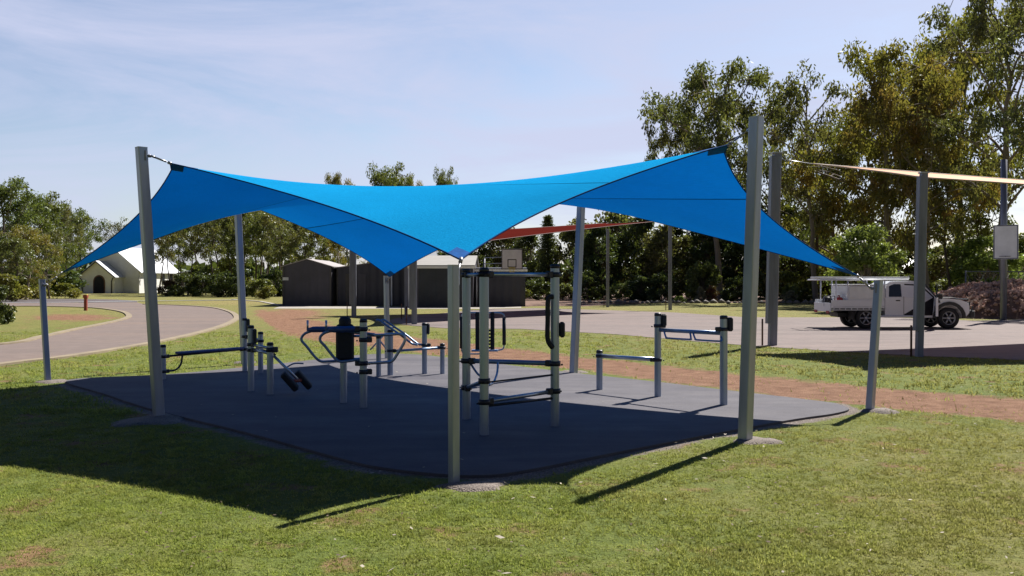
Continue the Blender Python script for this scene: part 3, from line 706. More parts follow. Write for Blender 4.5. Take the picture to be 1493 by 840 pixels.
# 7 right hand stations
o = G(959, 578, Z0); s7 = station('dip and leg raise station of three posts in the sunlit right end of the pad', o)
m_ = grel(o, 874, 568); o_ = grel(o, 1055, 590)
gpost(s7, (0, 0), HT(459, o.y)-Z0, .052); gpost(s7, m_, HT(513, yof(568))-Z0, .052); gpost(s7, o_, HT(463, yof(590))-Z0, .055)
z1 = HT(519, yof(568))-Z0; z2 = HT(524.5, o.y)-Z0; z3 = HT(481, o.y)-Z0; z4 = HT(486, yof(590))-Z0
bar(s7, (m_[0], m_[1], z1), (0, 0, z2), .032, 'bar_steel'); bar(s7, (0, 0, z3), (o_[0], o_[1], z4), .03, 'bar_blue')
clamp(s7, m_, z1, (1, -.1)); clamp(s7, (0, 0), z2, (-1, .1)); clamp(s7, (0, 0), HT(475, o.y)-Z0, (1, 0)); clamp(s7, o_, HT(480, yof(590))-Z0, (-1, 0)); 
ov = Vector((o_[0], o_[1], z4-z3)); st = Vector((0, 0, z3))
for a0, a1 in ((.10, .50), (.55, .95)):
    pA = st+ov*a0; pB = st+ov*a1; dn = Vector((.0, -.16, -.11)); ins = (pB-pA)*.06
    bent(s7, [pA, pA+dn*.5, pA+dn*.9+ins*.4, pA+dn+ins*1.5, pB+dn-ins*1.5, pB+dn*.9-ins*.4, pB+dn*.5, pB], .014, 'bar_blue', 'handle', 4)
MB().box((.09, 0, HT(467, o.y)-Z0), (.08, .11, .19), 0, .02).build('instruction_pad', M['rubber'], s7)
MB().box((o_[0]+.09, o_[1], HT(473, yof(590))-Z0), (.075, .11, .20), 0, .02).build('instruction_pad', M['rubber'], s7)

# ------------------------------------------------------------------ court poles, other sails, hoops
def court_pole(px, pyb, pyt, wpx, label, sleeve=True, lean=0, stake=True, mat='old_galv'):
    b0 = G(px, pyb); Y = b0.y; h = HT(pyt, Y); wd = wpx/F*Y
    e = empty('court_pole', b0, 0, label, 'pole', 'poles around the court')
    top = Vector((lean, 0, h))
    MB().prism(rsq(wd*.58, wd*.06), (0, 0, 0), top, .1).build('pole_shaft', M[mat], e)
    if sleeve: MB().prism(rsq(wd*.74, wd*.06), (-wd*.14+lean*.15, 0, .62), (-wd*.12+lean*.96, 0, h*.985), .05).build('sleeve', M[mat], e)
    MB().prism(rsq(wd*.8, wd*.1), top, top+Vector((0, 0, .03)), .05).build('cap', M['galv_cap'], e)
    if stake: MB().tube([(-wd*.8, -.05, 0), (-wd*.8, -.05, .75)], .025, 6).build('stake', M['timber'], e)
    return e, b0, h
court_pole(1126, 504, 224, 19, 'tall court pole just right of the thick front right sail post', lean=.12)
court_pole(1340, 520, 253, 16, 'grey court pole standing in front of the cab of the white ute', lean=.1)
court_pole(604, 473, 352, 14, 'court pole in front of the garage roller door', lean=0)
court_pole(592, 466, 352, 8, 'thin court pole just left of the pole at the roller door', sleeve=False)
court_pole(516, 462, 352, 12, 'court pole in front of the dark twin sheds', lean=0)
court_pole(886, 448, 335, 7, 'slim court pole left of the round clipped shrub by the garden', sleeve=False)
court_pole(977, 452, 325, 8, 'slim court pole standing on the grass verge beside the green ball shrub', sleeve=False)
def small_sail(name, cs, label, mat, web, n=17, q=10):
    fx = {(0, 0): cs[0], (n-1, 0): cs[1], (n-1, n-1): cs[2], (0, n-1): cs[3]}
    Xs = solve_net(q, n, fx); e = empty(name, (0, 0, 0), 0, label, 'shade sail'); netmesh('fabric', Xs, n, mat, e).modifiers.clear(); g = Xs.reshape(n, n, 3)
    lp = [g[i, 0] for i in range(n)]+[g[n-1, j] for j in range(1, n)]+[g[i, n-1] for i in range(n-2, -1, -1)]+[g[0, j] for j in range(n-2, -1, -1)]
    MB().tube([Vector(p) for p in lp], .02, 5, cap=False).build('hem', web, e); return e
pa, pb, pc, pd = P(608, 366, 40.2), P(540, 345, 52.5), P(888, 325, 66), P(965, 322, 58)
small_sail('shade_sail', [pa, pb, pc, pd], 'dark red shade sail sagging across the far court in front of the garden trees', M['sailred'], M['webbingred'], 17, 14)
ca, cb, cc, cd = P(1185, 239, 27.5), P(1343, 258.5, 22.9), P(1600, 277, 24), P(1560, 268, 32)
ce = small_sail('shade_sail', [ca, cb, cc, cd], 'cream shade sail seen edge on above the white ute', M['sailcream'], M['webbingcream'], 17, 30)
MB().tube([P(1138, 232, 26.9), ca], .012, 5).build('cable', M['cable'], ce)
def hoop(px, pyb, board, boardY, label, yaw, polew=.16, ring=True, square=True, pole_top=None, rimmat='yellow'):
    b0 = G(px, pyb); e = empty('basketball_hoop', b0, 0, label, 'basketball hoop')
    x0, x1, yt, yb = board; c = P((x0+x1)/2, (yt+yb)/2, boardY); wd = (x1-x0)/F*boardY/abs(math.cos(yaw)); hh = (yb-yt)/F*boardY
    loc = Vector((c.x-b0.x, c.y-b0.y, c.z)); rt = Matrix.Rotation(yaw, 3, 'Z'); nrm = rt @ Vector((0, -1, 0)); sd_ = rt @ Vector((1, 0, 0))
    MB().box(tuple(loc), (wd, .05, hh), yaw, .01).build('backboard', M['boardgrey'], e)
    fr = MB()
    for (cx_, cz_, w_, h_) in ((0, hh/2-.03, wd, .05), (0, -hh/2+.03, wd, .05), (-wd/2+.03, 0, .05, hh-.1), (wd/2-.03, 0, .05, hh-.1))+(((0, -hh*.02, .56, .05), (0, -hh*.38, .56, .05), (-.26, -hh*.2, .05, hh*.34), (.26, -hh*.2, .05, hh*.34)) if square else ()):
        fr.box(tuple(loc+sd_*cx_+nrm*.028+Vector((0, 0, cz_))), (w_, .012, h_), yaw)
    if square: fr.build('board_marking', M['blackpaint'], e)
    else: fr.build('board_frame', M['old_galv'], e)
    rz = loc+nrm*.28+Vector((0, 0, -hh*.42)); mb = MB(); mb.tube([rz+Vector((.22*math.cos(t*PI/8), .22*math.sin(t*PI/8), 0)) for t in range(17)], .014, 6, cap=False); mb.tube([loc+Vector((0, 0, -hh*.42)), rz-nrm*.22], .03, 6); mb.build('rim', M[rimmat], e)
    if ring:
        nb = MB()
        for t in range(10):
            a0 = t*PI/5; p = [rz+Vector((rr*math.cos(a0+dd), rr*math.sin(a0+dd), -zz)) for rr, zz, dd in ((.22, 0, 0), (.17, .15, .3), (.13, .32, 0))]; nb.tube(p, .008, 4)
            p = [rz+Vector((rr*math.cos(a0-dd), rr*math.sin(a0-dd), -zz)) for rr, zz, dd in ((.22, 0, 0), (.17, .15, .3), (.13, .32, 0))]; nb.tube(p, .008, 4)
        nb.build('net', M['yellow'], e)
    pt = pole_top if pole_top else c.z+.1
    MB().tube([(0, 0, 0), (0, 0, pt)], polew/2, 10).build('pole_shaft', M['old_galv'], e)
    ab = MB()
    for dz in (.15, -.25): ab.tube([(0, 0, loc.z+dz), tuple(loc-nrm*.04+Vector((0, 0, dz)))], .03, 6)
    ab.build('support_arm', M['old_galv'], e); return e
hoop(706, 449, (731, 762, 363, 393), 62, 'white square backboard with black target box and yellow hoop left of the conifer', 0, .14)
hoop(1463, 467, (1453, 1480, 328, 378), 43, 'basketball backboard on a pole in front of the rubble mound at the far right', R(-35), .28, ring=False, square=False, pole_top=HT(232, 44), rimmat='old_galv')

# ------------------------------------------------------------------ buildings
def shed(px0, px1, pyb, eave, apex, depth, label, wall, roof, ridge='y', doors=()):
    Y = G(CX, pyb).y; x0, x1 = PX(px0, Y), PX(px1, Y); he, ha = HT(eave, Y), HT(apex, Y); w_ = x1-x0
    e = empty('shed', ((x0+x1)/2, Y, 0), 0, label, 'shed'); hw = w_/2
    if ridge == 'y':
        MB().extrude([(-hw, 0), (hw, 0), (hw, he), (0, ha), (-hw, he)], 0, depth).build('wall', wall, e)
        t = .07; ov = .12; sl = (ha-he)/hw
        fixn(MB().extrude([(-hw-ov, he-ov*sl+.01), (0, ha+.01), (hw+ov, he-ov*sl+.01), (hw+ov, he-ov*sl+t), (0, ha+t), (-hw-ov, he-ov*sl+t)], -.1, depth+.1).build('roof', roof, e))
    else:
        n = len((0,)); mb = MB(); d = depth
        prof = [(0, 0), (d, 0), (d, he), (d/2, ha), (0, he)]
        mb.add([(-hw, y, z) for y, z in prof]+[(hw, y, z) for y, z in prof], [(i, (i+1) % 5, 5+(i+1) % 5, 5+i) for i in range(5)]+[(4, 3, 2, 1, 0), (5, 6, 7, 8, 9)]); fixn(mb.build('wall', wall, e))
        mb = MB(); sl = (ha-he)/(d/2); ov = .15
        pr = [(-ov, he-ov*sl+.01), (d/2, ha+.01), (d+ov, he-ov*sl+.01), (d+ov, he-ov*sl+.09), (d/2, ha+.09), (-ov, he-ov*sl+.09)]
        mb.add([(-hw-.12, y, z) for y, z in pr]+[(hw+.12, y, z) for y, z in pr], [(i, (i+1) % 6, 6+(i+1) % 6, 6+i) for i in range(6)]+[(5, 4, 3, 2, 1, 0), (6, 7, 8, 9, 10, 11)]); fixn(mb.build('roof', roof, e))
        MB().box((0, -ov-.02, he-ov*sl-.06), (w_+.3, .05, .16)).build('gutter', M['whitepaint'], e)
    if ridge == 'y':
        for sx_ in (-hw+.05, hw-.05): MB().box((sx_, -.015, he/2), (.12, .04, he-.05), 0, .01).build('corner_trim', M['trimdark'], e)
        MB().box((hw+.14, depth/2, he-.05), (.10, depth+.1, .10), 0, .01).build('gutter', M['trimdark'], e)
    else: MB().tube([(-hw+.1, -.1, he-.1), (-hw+.1, -.06, 0)], .05, 6).build('downpipe', M['boardgrey'], e)
    for (a, b2, top, mt, nm) in doors:
        xa, xb = PX(a, Y)-(x0+x1)/2, PX(b2, Y)-(x0+x1)/2; hz = HT(top, Y)
        MB().box(((xa+xb)/2, -.03, hz/2), (xb-xa, .05, hz), 0, .01).build(nm, mt, e)
    return e
TR = M['old_galv']
sh1 = shed(412, 483, 446, 389, 378.5, 8.5, 'small dark gabled shed with grey brown roof at the left end of the row', M['shedwall'], M['roofgrey'])
MB().box((-1.55, -.03, 1.97), (.42, .03, .22)).build('notice', M['sign'], sh1)
MB().box((1.72, 2.2, 1.05), (.06, 1.6, 2.1)).build('side_door', M['interior'], sh1)
shed(491, 592, 445.6, 391, 384, 7, 'middle dark shed behind the low rear sail corner', M['shedwall2'], M['roofgrey'], doors=((504, 516, 399, M['trimdark'], 'door'), (522, 534, 399, M['shedwall'], 'door'), (570, 572, 392, M['boardgrey'], 'door_jamb')))
shed(594, 690, 448, 388, 372, 9, 'wide garage with a beige roof and two dark roller doors', M['shedwall'], M['roofbeige'], 'x', doors=((611, 662, 392, M['roller'], 'roller_door'), (668, 688, 392, M['roller'], 'roller_door')))
shed(693, 766, 447, 393, 391, 6, 'low dark flat roofed shed behind the chin up frame', M['shedwall2'], M['shedwall2'], 'x')

# church
cY = G(CX, 427.5).y; yaw = R(-4)
ch = empty('church', (PX(164, cY), cY, 0), yaw, 'small white gabled church with steep white roof and arched porch', 'church')
ch.scale = (1.06, 1.06, 1.0)
W2 = 3.9; EH = 3.4; AH = 6.9; LN = 13
MB().extrude([(-W2, 0), (W2, 0), (W2, EH), (0, AH), (-W2, EH)], 0, LN).build('wall', M['churchwall'], ch)
def gable_roof(hw, he, ha, y0, y1, t, ov, par, mat, nm='roof', x=0):
    sl = (ha-he)/hw
    o = MB().extrude([(x-hw-ov, he-ov*sl+.01), (x, ha+.01), (x+hw+ov, he-ov*sl+.01), (x+hw+ov, he-ov*sl+t), (x, ha+t), (x-hw-ov, he-ov*sl+t)], y0, y1).build(nm, mat, par); return fixn(o)
gable_roof(W2, EH, AH, -.35, LN+.35, .12, .45, ch, M['roofwhite'])
# porch
pw = 2.45; pe = 2.6; pa_ = 4.7
MB().extrude([(-.9-pw, 0), (-.9+pw, 0), (-.9+pw, pe), (-.9, pa_), (-.9-pw, pe)], -2.6, -.02).build('porch_wall', M['churchwall'], ch)
gable_roof(pw, pe, pa_, -3.0, -.01, .12, .35, ch, M['roofwhite'], 'porch_roof', -.9)
for sx_ in (-1, 1):
    d = Vector((sx_*(pw+.3), 0, -(pa_-pe)*(pw+.3)/pw)); a = Vector((-.9, -3.03, pa_-.02)); mb = MB(); mb.tube([a, a+d], .09, 4, smooth=False); mb.build('barge_board', M['trimdark'], ch)
    MB().tube([(-.9+sx_*(pw-.1), -2.75, pe-.3), (-.9+sx_*(pw-.35), -2.7, pe-.8), (-.9+sx_*(pw-.35), -2.7, 0)], .07, 6).build('downpipe', M['trimdark'], ch)
arc = [(-.85, 0), (.85, 0), (.85, 1.7)]+[(.85*math.cos(a), 1.7+1.0*math.sin(a)) for a in [PI*k/12 for k in range(1, 12)]]+[(-.85, 1.7)]
MB().extrude([(x-.6, z) for x, z in arc], -2.66, -2.58).build('door', M['timber'], ch)
arc2 = [(x*.82-.6, z*.93) for x, z in arc]; MB().extrude(arc2, -2.70, -2.67).build('door_opening', M['interior'], ch)
for yy in (2.2, 5.0, 7.8, 10.6):
    f_ = MB(); f_.box((W2+.03, yy, 2.1), (.08, .9, 1.7)); fo = f_.build('window', M['trimdark'], ch); MB().box((W2+.08, yy, 2.1), (.03, .7, 1.5)).build('pane', M['glass'], fo)
rl = MB()
for zz in (.45, .95): rl.tube([(W2+1.2, .5, zz), (W2+1.2, 4.5, zz)], .04, 5)
for yy in (.5, 1.5, 2.5, 3.5, 4.5): rl.tube([(W2+1.2, yy, 0), (W2+1.2, yy, .95)], .035, 5)
rl.build('handrail', M['whitepaint'], ch)
an = MB(); an.extrude([(W2-1, 0), (W2+5.5, 0), (W2+5.5, 2.7), (W2+2, 3.3), (W2-1, 2.7)], LN-1, LN+6); fixn(an.build('annex_wall', M['churchwall'], ch))
fixn(MB().extrude([(W2-1.4, 2.72), (W2+2, 3.32), (W2+5.9, 2.72), (W2+5.9, 2.82), (W2+2, 3.5), (W2-1.4, 2.82)], LN-1.3, LN+6.2).build('annex_roof', M['roofwhite'], ch))
def farhouse(px, Y, wpx, eave, apex, label, wall, roof, d=7, rz=0):
    w_ = wpx/F*Y; he = HT(eave, Y); ha = HT(apex, Y); e = empty('house', (PX(px, Y), Y, 0), rz, label, 'house')
    MB().box((0, d/2, he/2), (w_, d, he)).build('wall', wall, e); sl = (ha-he)/(d/2)
    pr = [(-.5, he-.5*sl+.01), (d/2, ha), (d+.5, he-.5*sl+.01), (d/2, ha-.15)]; mb = MB()
    mb.add([(-w_/2-.4, y, z) for y, z in pr]+[(w_/2+.4, y, z) for y, z in pr], [(i, (i+1) % 4, 4+(i+1) % 4, 4+i) for i in range(4)]+[(3, 2, 1, 0), (4, 5, 6, 7)]); fixn(mb.build('roof', roof, e))
    for t in (-.3, .05, .32):
        f_ = MB().box((w_*t, -.03, he*.55), (w_*.13, .06, he*.4)).build('window', M['trimdark'], e); MB().box((w_*t, -.075, he*.55), (w_*.11, .03, he*.34)).build('pane', M['glass'], f_)
    return e
farhouse(272, 190, 42, 405, 397, 'low white roofed hall to the right of the church behind dark shrubs', M['churchwall'], M['roofwhite'])
farhouse(1355, 110, 62, 393, 376, 'pale house with a white roof glimpsed between the trunks behind the ute', M['churchwall'], M['roofwhite'])
farhouse(55, 200, 44, 412, 407, 'long low white roofed building far behind the short left post', M['churchwall'], M['roofwhite'])
farhouse(628, 150, 60, 385, 364, 'distant building with pale roof above the garage roof', M['churchwall'], M['roofwhite'])

# ------------------------------------------------------------------ bollard, lamp, fence, rubble
bo = empty('bollard', G(125, 453), 0, 'red brown bollard with a yellow top band standing on the driveway island', 'bollard')
bo.scale = (.62, .62, .74)
MB().prism(rsq(.28, .05), (0, 0, 0), (0, 0, 1.05)).build('bollard_shaft', M['hyd'], bo)
MB().prism(rsq(.42, .06), (0, 0, 1.05), (0, 0, 1.28)).build('bollard_head', M['hyd'], bo); MB().prism(rsq(.32, .05), (0, 0, 1.28), (0, 0, 1.34)).build('bollard_cap', M['yellow'], bo)
lp = empty('street_lamp', (PX(22, 150), 150, 0), 0, 'thin street lamp with a pale flat head in front of the left trees', 'street lamp')
MB().tube([(0, 0, 0), (0, 0, HT(388, 150)), (.4, 0, HT(387, 150))], .08, 8).build('lamp_pole', M['old_galv'], lp); MB().box((1.0, 0, HT(387, 150)), (1.3, .4, .12), 0, .03).build('lamp_head', M['sign'], lp)
for px, lab in ((104, 'white sign board under the dark trees left of the church'), (74, 'pale low sign at the road bend far left')):
    e = empty('sign_board', (PX(px, 140), 140, 0), 0, lab, 'sign'); MB().box((0, 0, 1.2), (1.4, .06, .7), 0, .01).build('board', M['sign'], e); MB().tube([(0, .05, 0), (0, .05, 1.0)], .06, 6).build('leg', M['old_galv'], e)
fe = empty('mesh_fence', (0, 0, 0), 0, 'low grey wire mesh fence behind the rubble mound at right', 'fence')
fy = 58; z_t = HT(396, fy); fx0, fx1 = PX(1408, fy), PX(1720, fy)
for k in range(7):
    x = fx0+(fx1-fx0)*k/6; MB().tube([(x, fy, 0), (x, fy, z_t+.05)], .035, 6).build('post', M['old_galv'], fe)
MB().tube([(fx0, fy, z_t), (fx1, fy, z_t)], .035, 6).build('top_rail', M['old_galv'], fe)
mb = MB(); k = 0; x = fx0
while x < fx1: mb.tube([(x, fy+.01, .1), (x+1.2, fy+.01, z_t-.02)], .008, 3); mb.tube([(x+1.2, fy+.02, .1), (x, fy+.02, z_t-.02)], .008, 3); x += .3
mb.build('wire_mesh', M['old_galv'], fe)
# rubble mound: soil mass with stones
mc = Vector((PX(1500, 48), 49.5, 0))
me_n = 60; mb = MB(); vs = []; hm = lambda u, v: max(0, 1-(u*u+v*v))**.7
from mathutils import noise as mnoise
def mound_h(x, y): 
    u = (x-mc.x)/5.2; v = (y-mc.y)/4.6; h = hm(u, v)*1.72; return h*(1+.18*mnoise.noise(Vector((x*.7, y*.7, 0))))-.02
nn = 44
for i in range(nn):
    for j in range(nn):
        x = mc.x-6+12*i/(nn-1); y = mc.y-5.2+10.4*j/(nn-1); vs.append((x, y, mound_h(x, y)+.07*mnoise.noise(Vector((x*3, y*3, 0))) if mound_h(x, y) > 0 else -.02))
mb.add(vs, [(i*nn+j, (i+1)*nn+j, (i+1)*nn+j+1, i*nn+j+1) for i in range(nn-1) for j in range(nn-1)], True)
mound = tag(mb.build('rubble_mound', M['dirtred']), 'mound of earth covered in brown stones at the right edge', 'mound')
mb = MB(); ico = [(0, 0, 1), (.9, 0, .1), (.2, .85, .2), (-.8, .4, .1), (-.6, -.7, .15), (.3, -.85, 0), (0, 0, -.8)]; icf = [(0, 1, 2), (0, 2, 3), (0, 3, 4), (0, 4, 5), (0, 5, 1), (6, 2, 1), (6, 3, 2), (6, 4, 3), (6, 5, 4), (6, 1, 5)]
for k in range(2600):
    a = random.uniform(0, 2*PI); r = math.sqrt(random.random()); x = mc.x+5.1*r*math.cos(a); y = mc.y+4.5*r*math.sin(a)
    s_ = random.uniform(.04, .15); rt = Matrix.Rotation(random.uniform(0, 6), 3, 'Z') @ Matrix.Rotation(random.uniform(-.8, .8), 3, 'X')
    c0 = Vector((x, y, mound_h(x, y)+s_*.2)); mb.add([c0+rt @ (Vector(v)*s_*random.uniform(.8, 1.3)) for v in ico], icf)
M['stones'] = simple('brown stones', (.50, .30, .21), .9, 0, .55, 3.0)
tag(mb.build('rubble_stones', M['stones']), 'loose brown broken stones covering the earth mound', 'stones', kind='stuff')

# ------------------------------------------------------------------ white ute
uY = 36.0; ux = PX(1212, uY)
ut = empty('ute', (ux, uY, 0.012), 0, 'white tray back ute with toolbox, ladder rack and open driver door', 'ute')
WH = 1.80                                                           # body width, near side at y=0
rearx, frontx = 1.32, 4.42; wr = .40
def wheel(x, y0, par):
    e = bpy.data.objects.new('wheel', None); COL.objects.link(e); e.parent = par; e.location = (x, y0, wr)
    MB().lathe([(wr*.62, -.12), (wr*.93, -.125), (wr, -.09), (wr, .09), (wr*.93, .125), (wr*.62, .12)], (0, 0, 0), 28, 'y').build('tyre', M['rubber'], e)
    mb = MB(); mb.lathe([(wr*.64, -.10), (wr*.60, -.115), (wr*.55, -.06), (wr*.56, .1)], (0, 0, 0), 28, 'y')
    for k in range(6):
        a = k*PI/3; mb.tube([(.05*math.cos(a), -.08, .05*math.sin(a)), (wr*.58*math.cos(a), -.095, wr*.58*math.sin(a))], .032, 5)
    mb.lathe([(0, -.10), (.07, -.10), (.08, -.05)], (0, 0, 0), 12, 'y'); mb.build('rim', M['rim'], e); MB().lathe([(0, -.03), (wr*.56, -.03)], (0, 0, 0), 20, 'y').build('brake_disc', M['interior'], e)
for x in (rearx, frontx): wheel(x, .12, ut); w_ = wheel(x, WH-.12, ut)
# chassis and the shade block under the tray
MB().box((1.35, WH*.62, .58), (1.5, WH*.5, .36)).build('under_tray_shade', M['interior'], ut)  # added dark block standing in for shade under the tray, hides far wheel
MB().box((2.6, WH/2, .50), (4.4, .9, .16), 0, .02).build('chassis', M['blackplastic'], ut)
# cab body profile with front wheel arch
def archpts(cx_, r, n=9, z0=.42):
    return [(cx_+r*math.cos(a), wr+r*math.sin(a)) for a in [PI*k/(n-1) for k in range(n)]]
ar = archpts(frontx, .50); ar = [(x, max(z, .42)) for x, z in ar][::-1]
body = [(2.02, .42)]+ar+[(5.05, .45), (5.18, .60), (5.18, .86), (5.10, 1.0), (4.85, 1.08), (4.45, 1.13), (3.98, 1.17), (2.02, 1.17)]
# two sides + bonnet: full extrusion, inset for open door handled with dark panels
fixn(MB().extrude(body, 0, WH).build('body', M['carwhite'], ut))
def cabin_prof(o_=0): return [(2.04, 1.172), (2.10, 1.66), (2.30, 1.78), (3.10, 1.80), (3.38, 1.74), (3.98, 1.172)]
cp = cabin_prof(); mb = MB(); ins = .13
lo = [(x, z) for x, z in cp]; n_ = len(cp)
def insy(z): return ins*max(0, (z-1.172)/.63)
mb.add([(x, insy(z), z) for x, z in cp]+[(x, WH-insy(z), z) for x, z in cp], [(i, (i+1) % n_, n_+(i+1) % n_, n_+i) for i in range(n_)]+[tuple(range(n_))[::-1], tuple(range(n_, 2*n_))]); cabin = fixn(mb.build('cabin', M['carwhite'], ut))
def sidepanel(pts, nm, mat, off, par=ut, thick=.012):
    mb = MB(); k = len(pts)
    for sgn in (0, 1):
        a = [(x, (insy(z)-off) if sgn == 0 else WH-insy(z)+off, z) for x, z in pts]; b2 = [(x, y+(thick if sgn == 0 else -thick), z) for x, y, z in a]
        mb.add(a+b2, [(i, (i+1) % k, k+(i+1) % k, k+i) for i in range(k)]+[tuple(range(k))[::-1], tuple(range(k, 2*k))])
        fixn(mb.build(nm, mat, par)); mb = MB()
        if sgn == 0 and nm == 'door_opening': break
sidepanel([(2.16, 1.20), (2.64, 1.20), (2.64, 1.67), (2.40, 1.68), (2.20, 1.60)], 'rear_window', M['glass'], .008)
sidepanel([(2.74, .50), (3.80, .50), (3.86, 1.20), (3.40, 1.66), (2.78, 1.69)], 'door_opening', M['interior'], .006)
mb = MB(); mb.add([(3.42, insy(1.70)+.06, 1.715), (3.97, .09, 1.195), (3.97, WH-.09, 1.195), (3.42, WH-insy(1.7)-.06, 1.715)], [(0, 1, 2, 3)]); o = mb.build('windscreen', M['glass'], ut); o.location = (.018, 0, .012)
MB().box((3.15, .30, .82), (.5, .45, .14), 0, .04).build('seat', M['blackplastic'], ut)
# open driver door swung toward the viewer
d_e = bpy.data.objects.new('door', None); COL.objects.link(d_e); d_e.parent = ut; d_e.location = (3.92, -.03, 0); d_e.rotation_euler = (0, 0, R(68))
dp = [(0, .50), (-1.0, .50), (-1.0, 1.17), (0, 1.17)]
fixn(MB().extrude(dp, -.04, .04).build('door_panel', M['carwhite'], d_e))
fixn(MB().extrude([(-.03, 1.172), (-.88, 1.172), (-.86, 1.66), (-.50, 1.68)], -.015, .015).build('door_glass', M['glass'], d_e))
MB().box((-.1, -.12, 1.22), (.12, .2, .2), 0, .03).build('mirror', M['blackplastic'], d_e)
MB().lathe([(0, 0), (.12, 0), (.13, .02)], (-.35, .045, .75), 14, 'y').build('speaker', M['blackplastic'], d_e)
for yy, sg in ((-.006, -1), (WH+.006, 1)):
    MB().extrude([(frontx+(.50+dr_)*math.cos(a), wr+(.50+dr_)*math.sin(a)) for a, dr_ in [(PI*k/10, 0.0) for k in range(11)]+[(PI*k/10, .12) for k in range(10, -1, -1)]], yy-.05 if sg < 0 else yy-.02, yy+.02 if sg < 0 else yy+.05).build('wheel_flare', M['blackplastic'], ut)
MB().box((2.5, -.02, .47), (1.9, .1, .08), 0, .02).build('side_step', M['trayalu'], ut)
MB().box((2.50, -.015, 1.06), (.16, .03, .04), 0, .01).build('door_handle', M['blackplastic'], ut)
MB().box((2.72, -.004, .86), (.012, .01, .7)).build('door_seam', M['blackplastic'], ut)
bb = MB(); 
bb.box((5.30, WH/2, .55), (.22, WH+.02, .30), 0, .05); 
for zz in (.80, .98, 1.10): bb.tube([(5.28, .35, zz), (5.36, .5, zz), (5.36, WH-.5, zz), (5.28, WH-.35, zz)], .028, 7)
for yy in (.12, .35, .65, WH-.65, WH-.35, WH-.12): bb.tube([(5.33, yy, .6), (5.35, yy, 1.0 if .2 < yy < WH-.2 else .86)], .028, 7)
bb.build('bull_bar', M['blackplastic'], ut)
for yy in (.2, WH-.2):
    MB().box((5.10, yy, .90), (.18, .34, .15), 0, .04).build('headlight', M['sign'], ut)
MB().box((4.35, -.0+.5, 1.16), (.9, .5, .03), 0, .01).build('bonnet_scoop', M['blackplastic'], ut)
MB().tube([(4.05, -.03, .98), (3.98, .0, 1.15), (3.78, .06, 1.38), (3.52, .10, 1.70), (3.50, .10, 1.86)], .035, 8).build('snorkel', M['blackplastic'], ut)
# tray
tr = MB(); tr.box((.98, WH/2, .80), (2.02, WH+.12, .07), 0, .01); tr.build('tray_floor', M['trayalu'], ut)
rails = MB(); rails.box((.98, -.06, .71), (2.0, .03, .03)); 
for k in range(9): rails.box((.08+k*.22, -.06, .76), (.03, .03, .10))
rails.build('tie_rail', M['trayalu'], ut)
MB().box((.98, -.05, .96), (2.0, .03, .24), 0, .008).build('side_board', M['carwhite'], ut); MB().box((.98, WH+.05, .96), (2.0, .03, .24), 0, .008).build('side_board', M['carwhite'], ut)
MB().box((-.04, WH/2, .80), (.04, WH+.1, .34), 0, .008).build('tail_board', M['carwhite'], ut)
tb = MB(); tb.box((1.32, WH/2, 1.34), (1.42, WH+.02, .58), 0, .03); tb.build('toolbox', M['carwhite'], ut)
MB().box((1.32, -.02, 1.36), (1.30, .02, .44), 0, .008).build('toolbox_lid', M['trayalu'], ut)
MB().box((1.30, WH/2, 1.655), (1.5, WH+.10, .03), 0, .008).build('toolbox_roof', M['carwhite'], ut)
rk = MB()
for yy in (.0, WH):
    for x in (.18, .62, 2.0): rk.tube([(x, yy, .84), (x, yy, 1.82)], .025, 7)
    rk.tube([(-.35, yy, 1.84), (2.9, yy, 1.84)], .028, 7)
for x in (-.3, .18, .62, 1.3, 2.0, 2.8): rk.tube([(x, 0, 1.84), (x, WH, 1.84)], .025, 7)
rk.build('ladder_rack', M['trayalu'], ut)
MB().box((.10, -.05, .50), (.05, .5, .3)).build('mud_flap', M['rubber'], ut).location = (.7, .2, 0)
for yy in (.12, WH-.12):
    ga = [(rearx+(.47)*math.cos(PI*k/10), wr+.47*math.sin(PI*k/10)*.85) for k in range(11)]; gb = [(rearx+(.50)*math.cos(PI*k/10), wr+.50*math.sin(PI*k/10)*.85) for k in range(10, -1, -1)]
    MB().extrude(ga+gb, yy-.14, yy+.14).build('mudguard', M['blackplastic'], ut)
MB().box((-.07, .2, .62), (.03, .3, .1)).build('tail_light', M['redplastic'], ut); MB().box((-.07, WH-.2, .62), (.03, .3, .1)).build('tail_light', M['redplastic'], ut)
ld = empty('ladder', (ux-.45, uY, 1.895), 0, 'aluminium extension ladder lying along the rack above the ute tray', 'ladder')
lm = MB()
for yy in (.3, .75): lm.box((1.7, yy, .03), (3.6, .05, .08), 0, .01)
lm.build('stile', M['trayalu'], ld); rg = MB()
for k in range(12): rg.tube([(.1+k*.29, .3, .03), (.1+k*.29, .75, .03)], .018, 6)
rg.build('rung', M['trayalu'], ld)
jc = tag(MB().box((0, 0, .17), (.24, .34, .34), 0, .05).tube([(0, -.08, .34), (0, -.08, .40), (0, .08, .40), (0, .08, .34)], .018, 6).build('jerry_can', M['redplastic']), 'red jerry can on the ute tray behind the toolbox', 'jerry can'); jc.location = (ux+.40, uY+.35, .85)
eq = empty('pump', (ux+.15, uY+.9, .85), 0, 'dark motor pump standing at the back of the ute tray', 'pump'); MB().lathe([(0, .35), (.15, .34), (.2, .2), (.2, 0), (0, 0)], (0, 0, 0), 12).build('motor', M['blackplastic'], eq); MB().tube([(-.2, -.25, 0), (-.2, -.25, .38), (.2, -.25, .38), (.2, -.25, 0)], .02, 6).build('frame', M['old_galv'], eq)

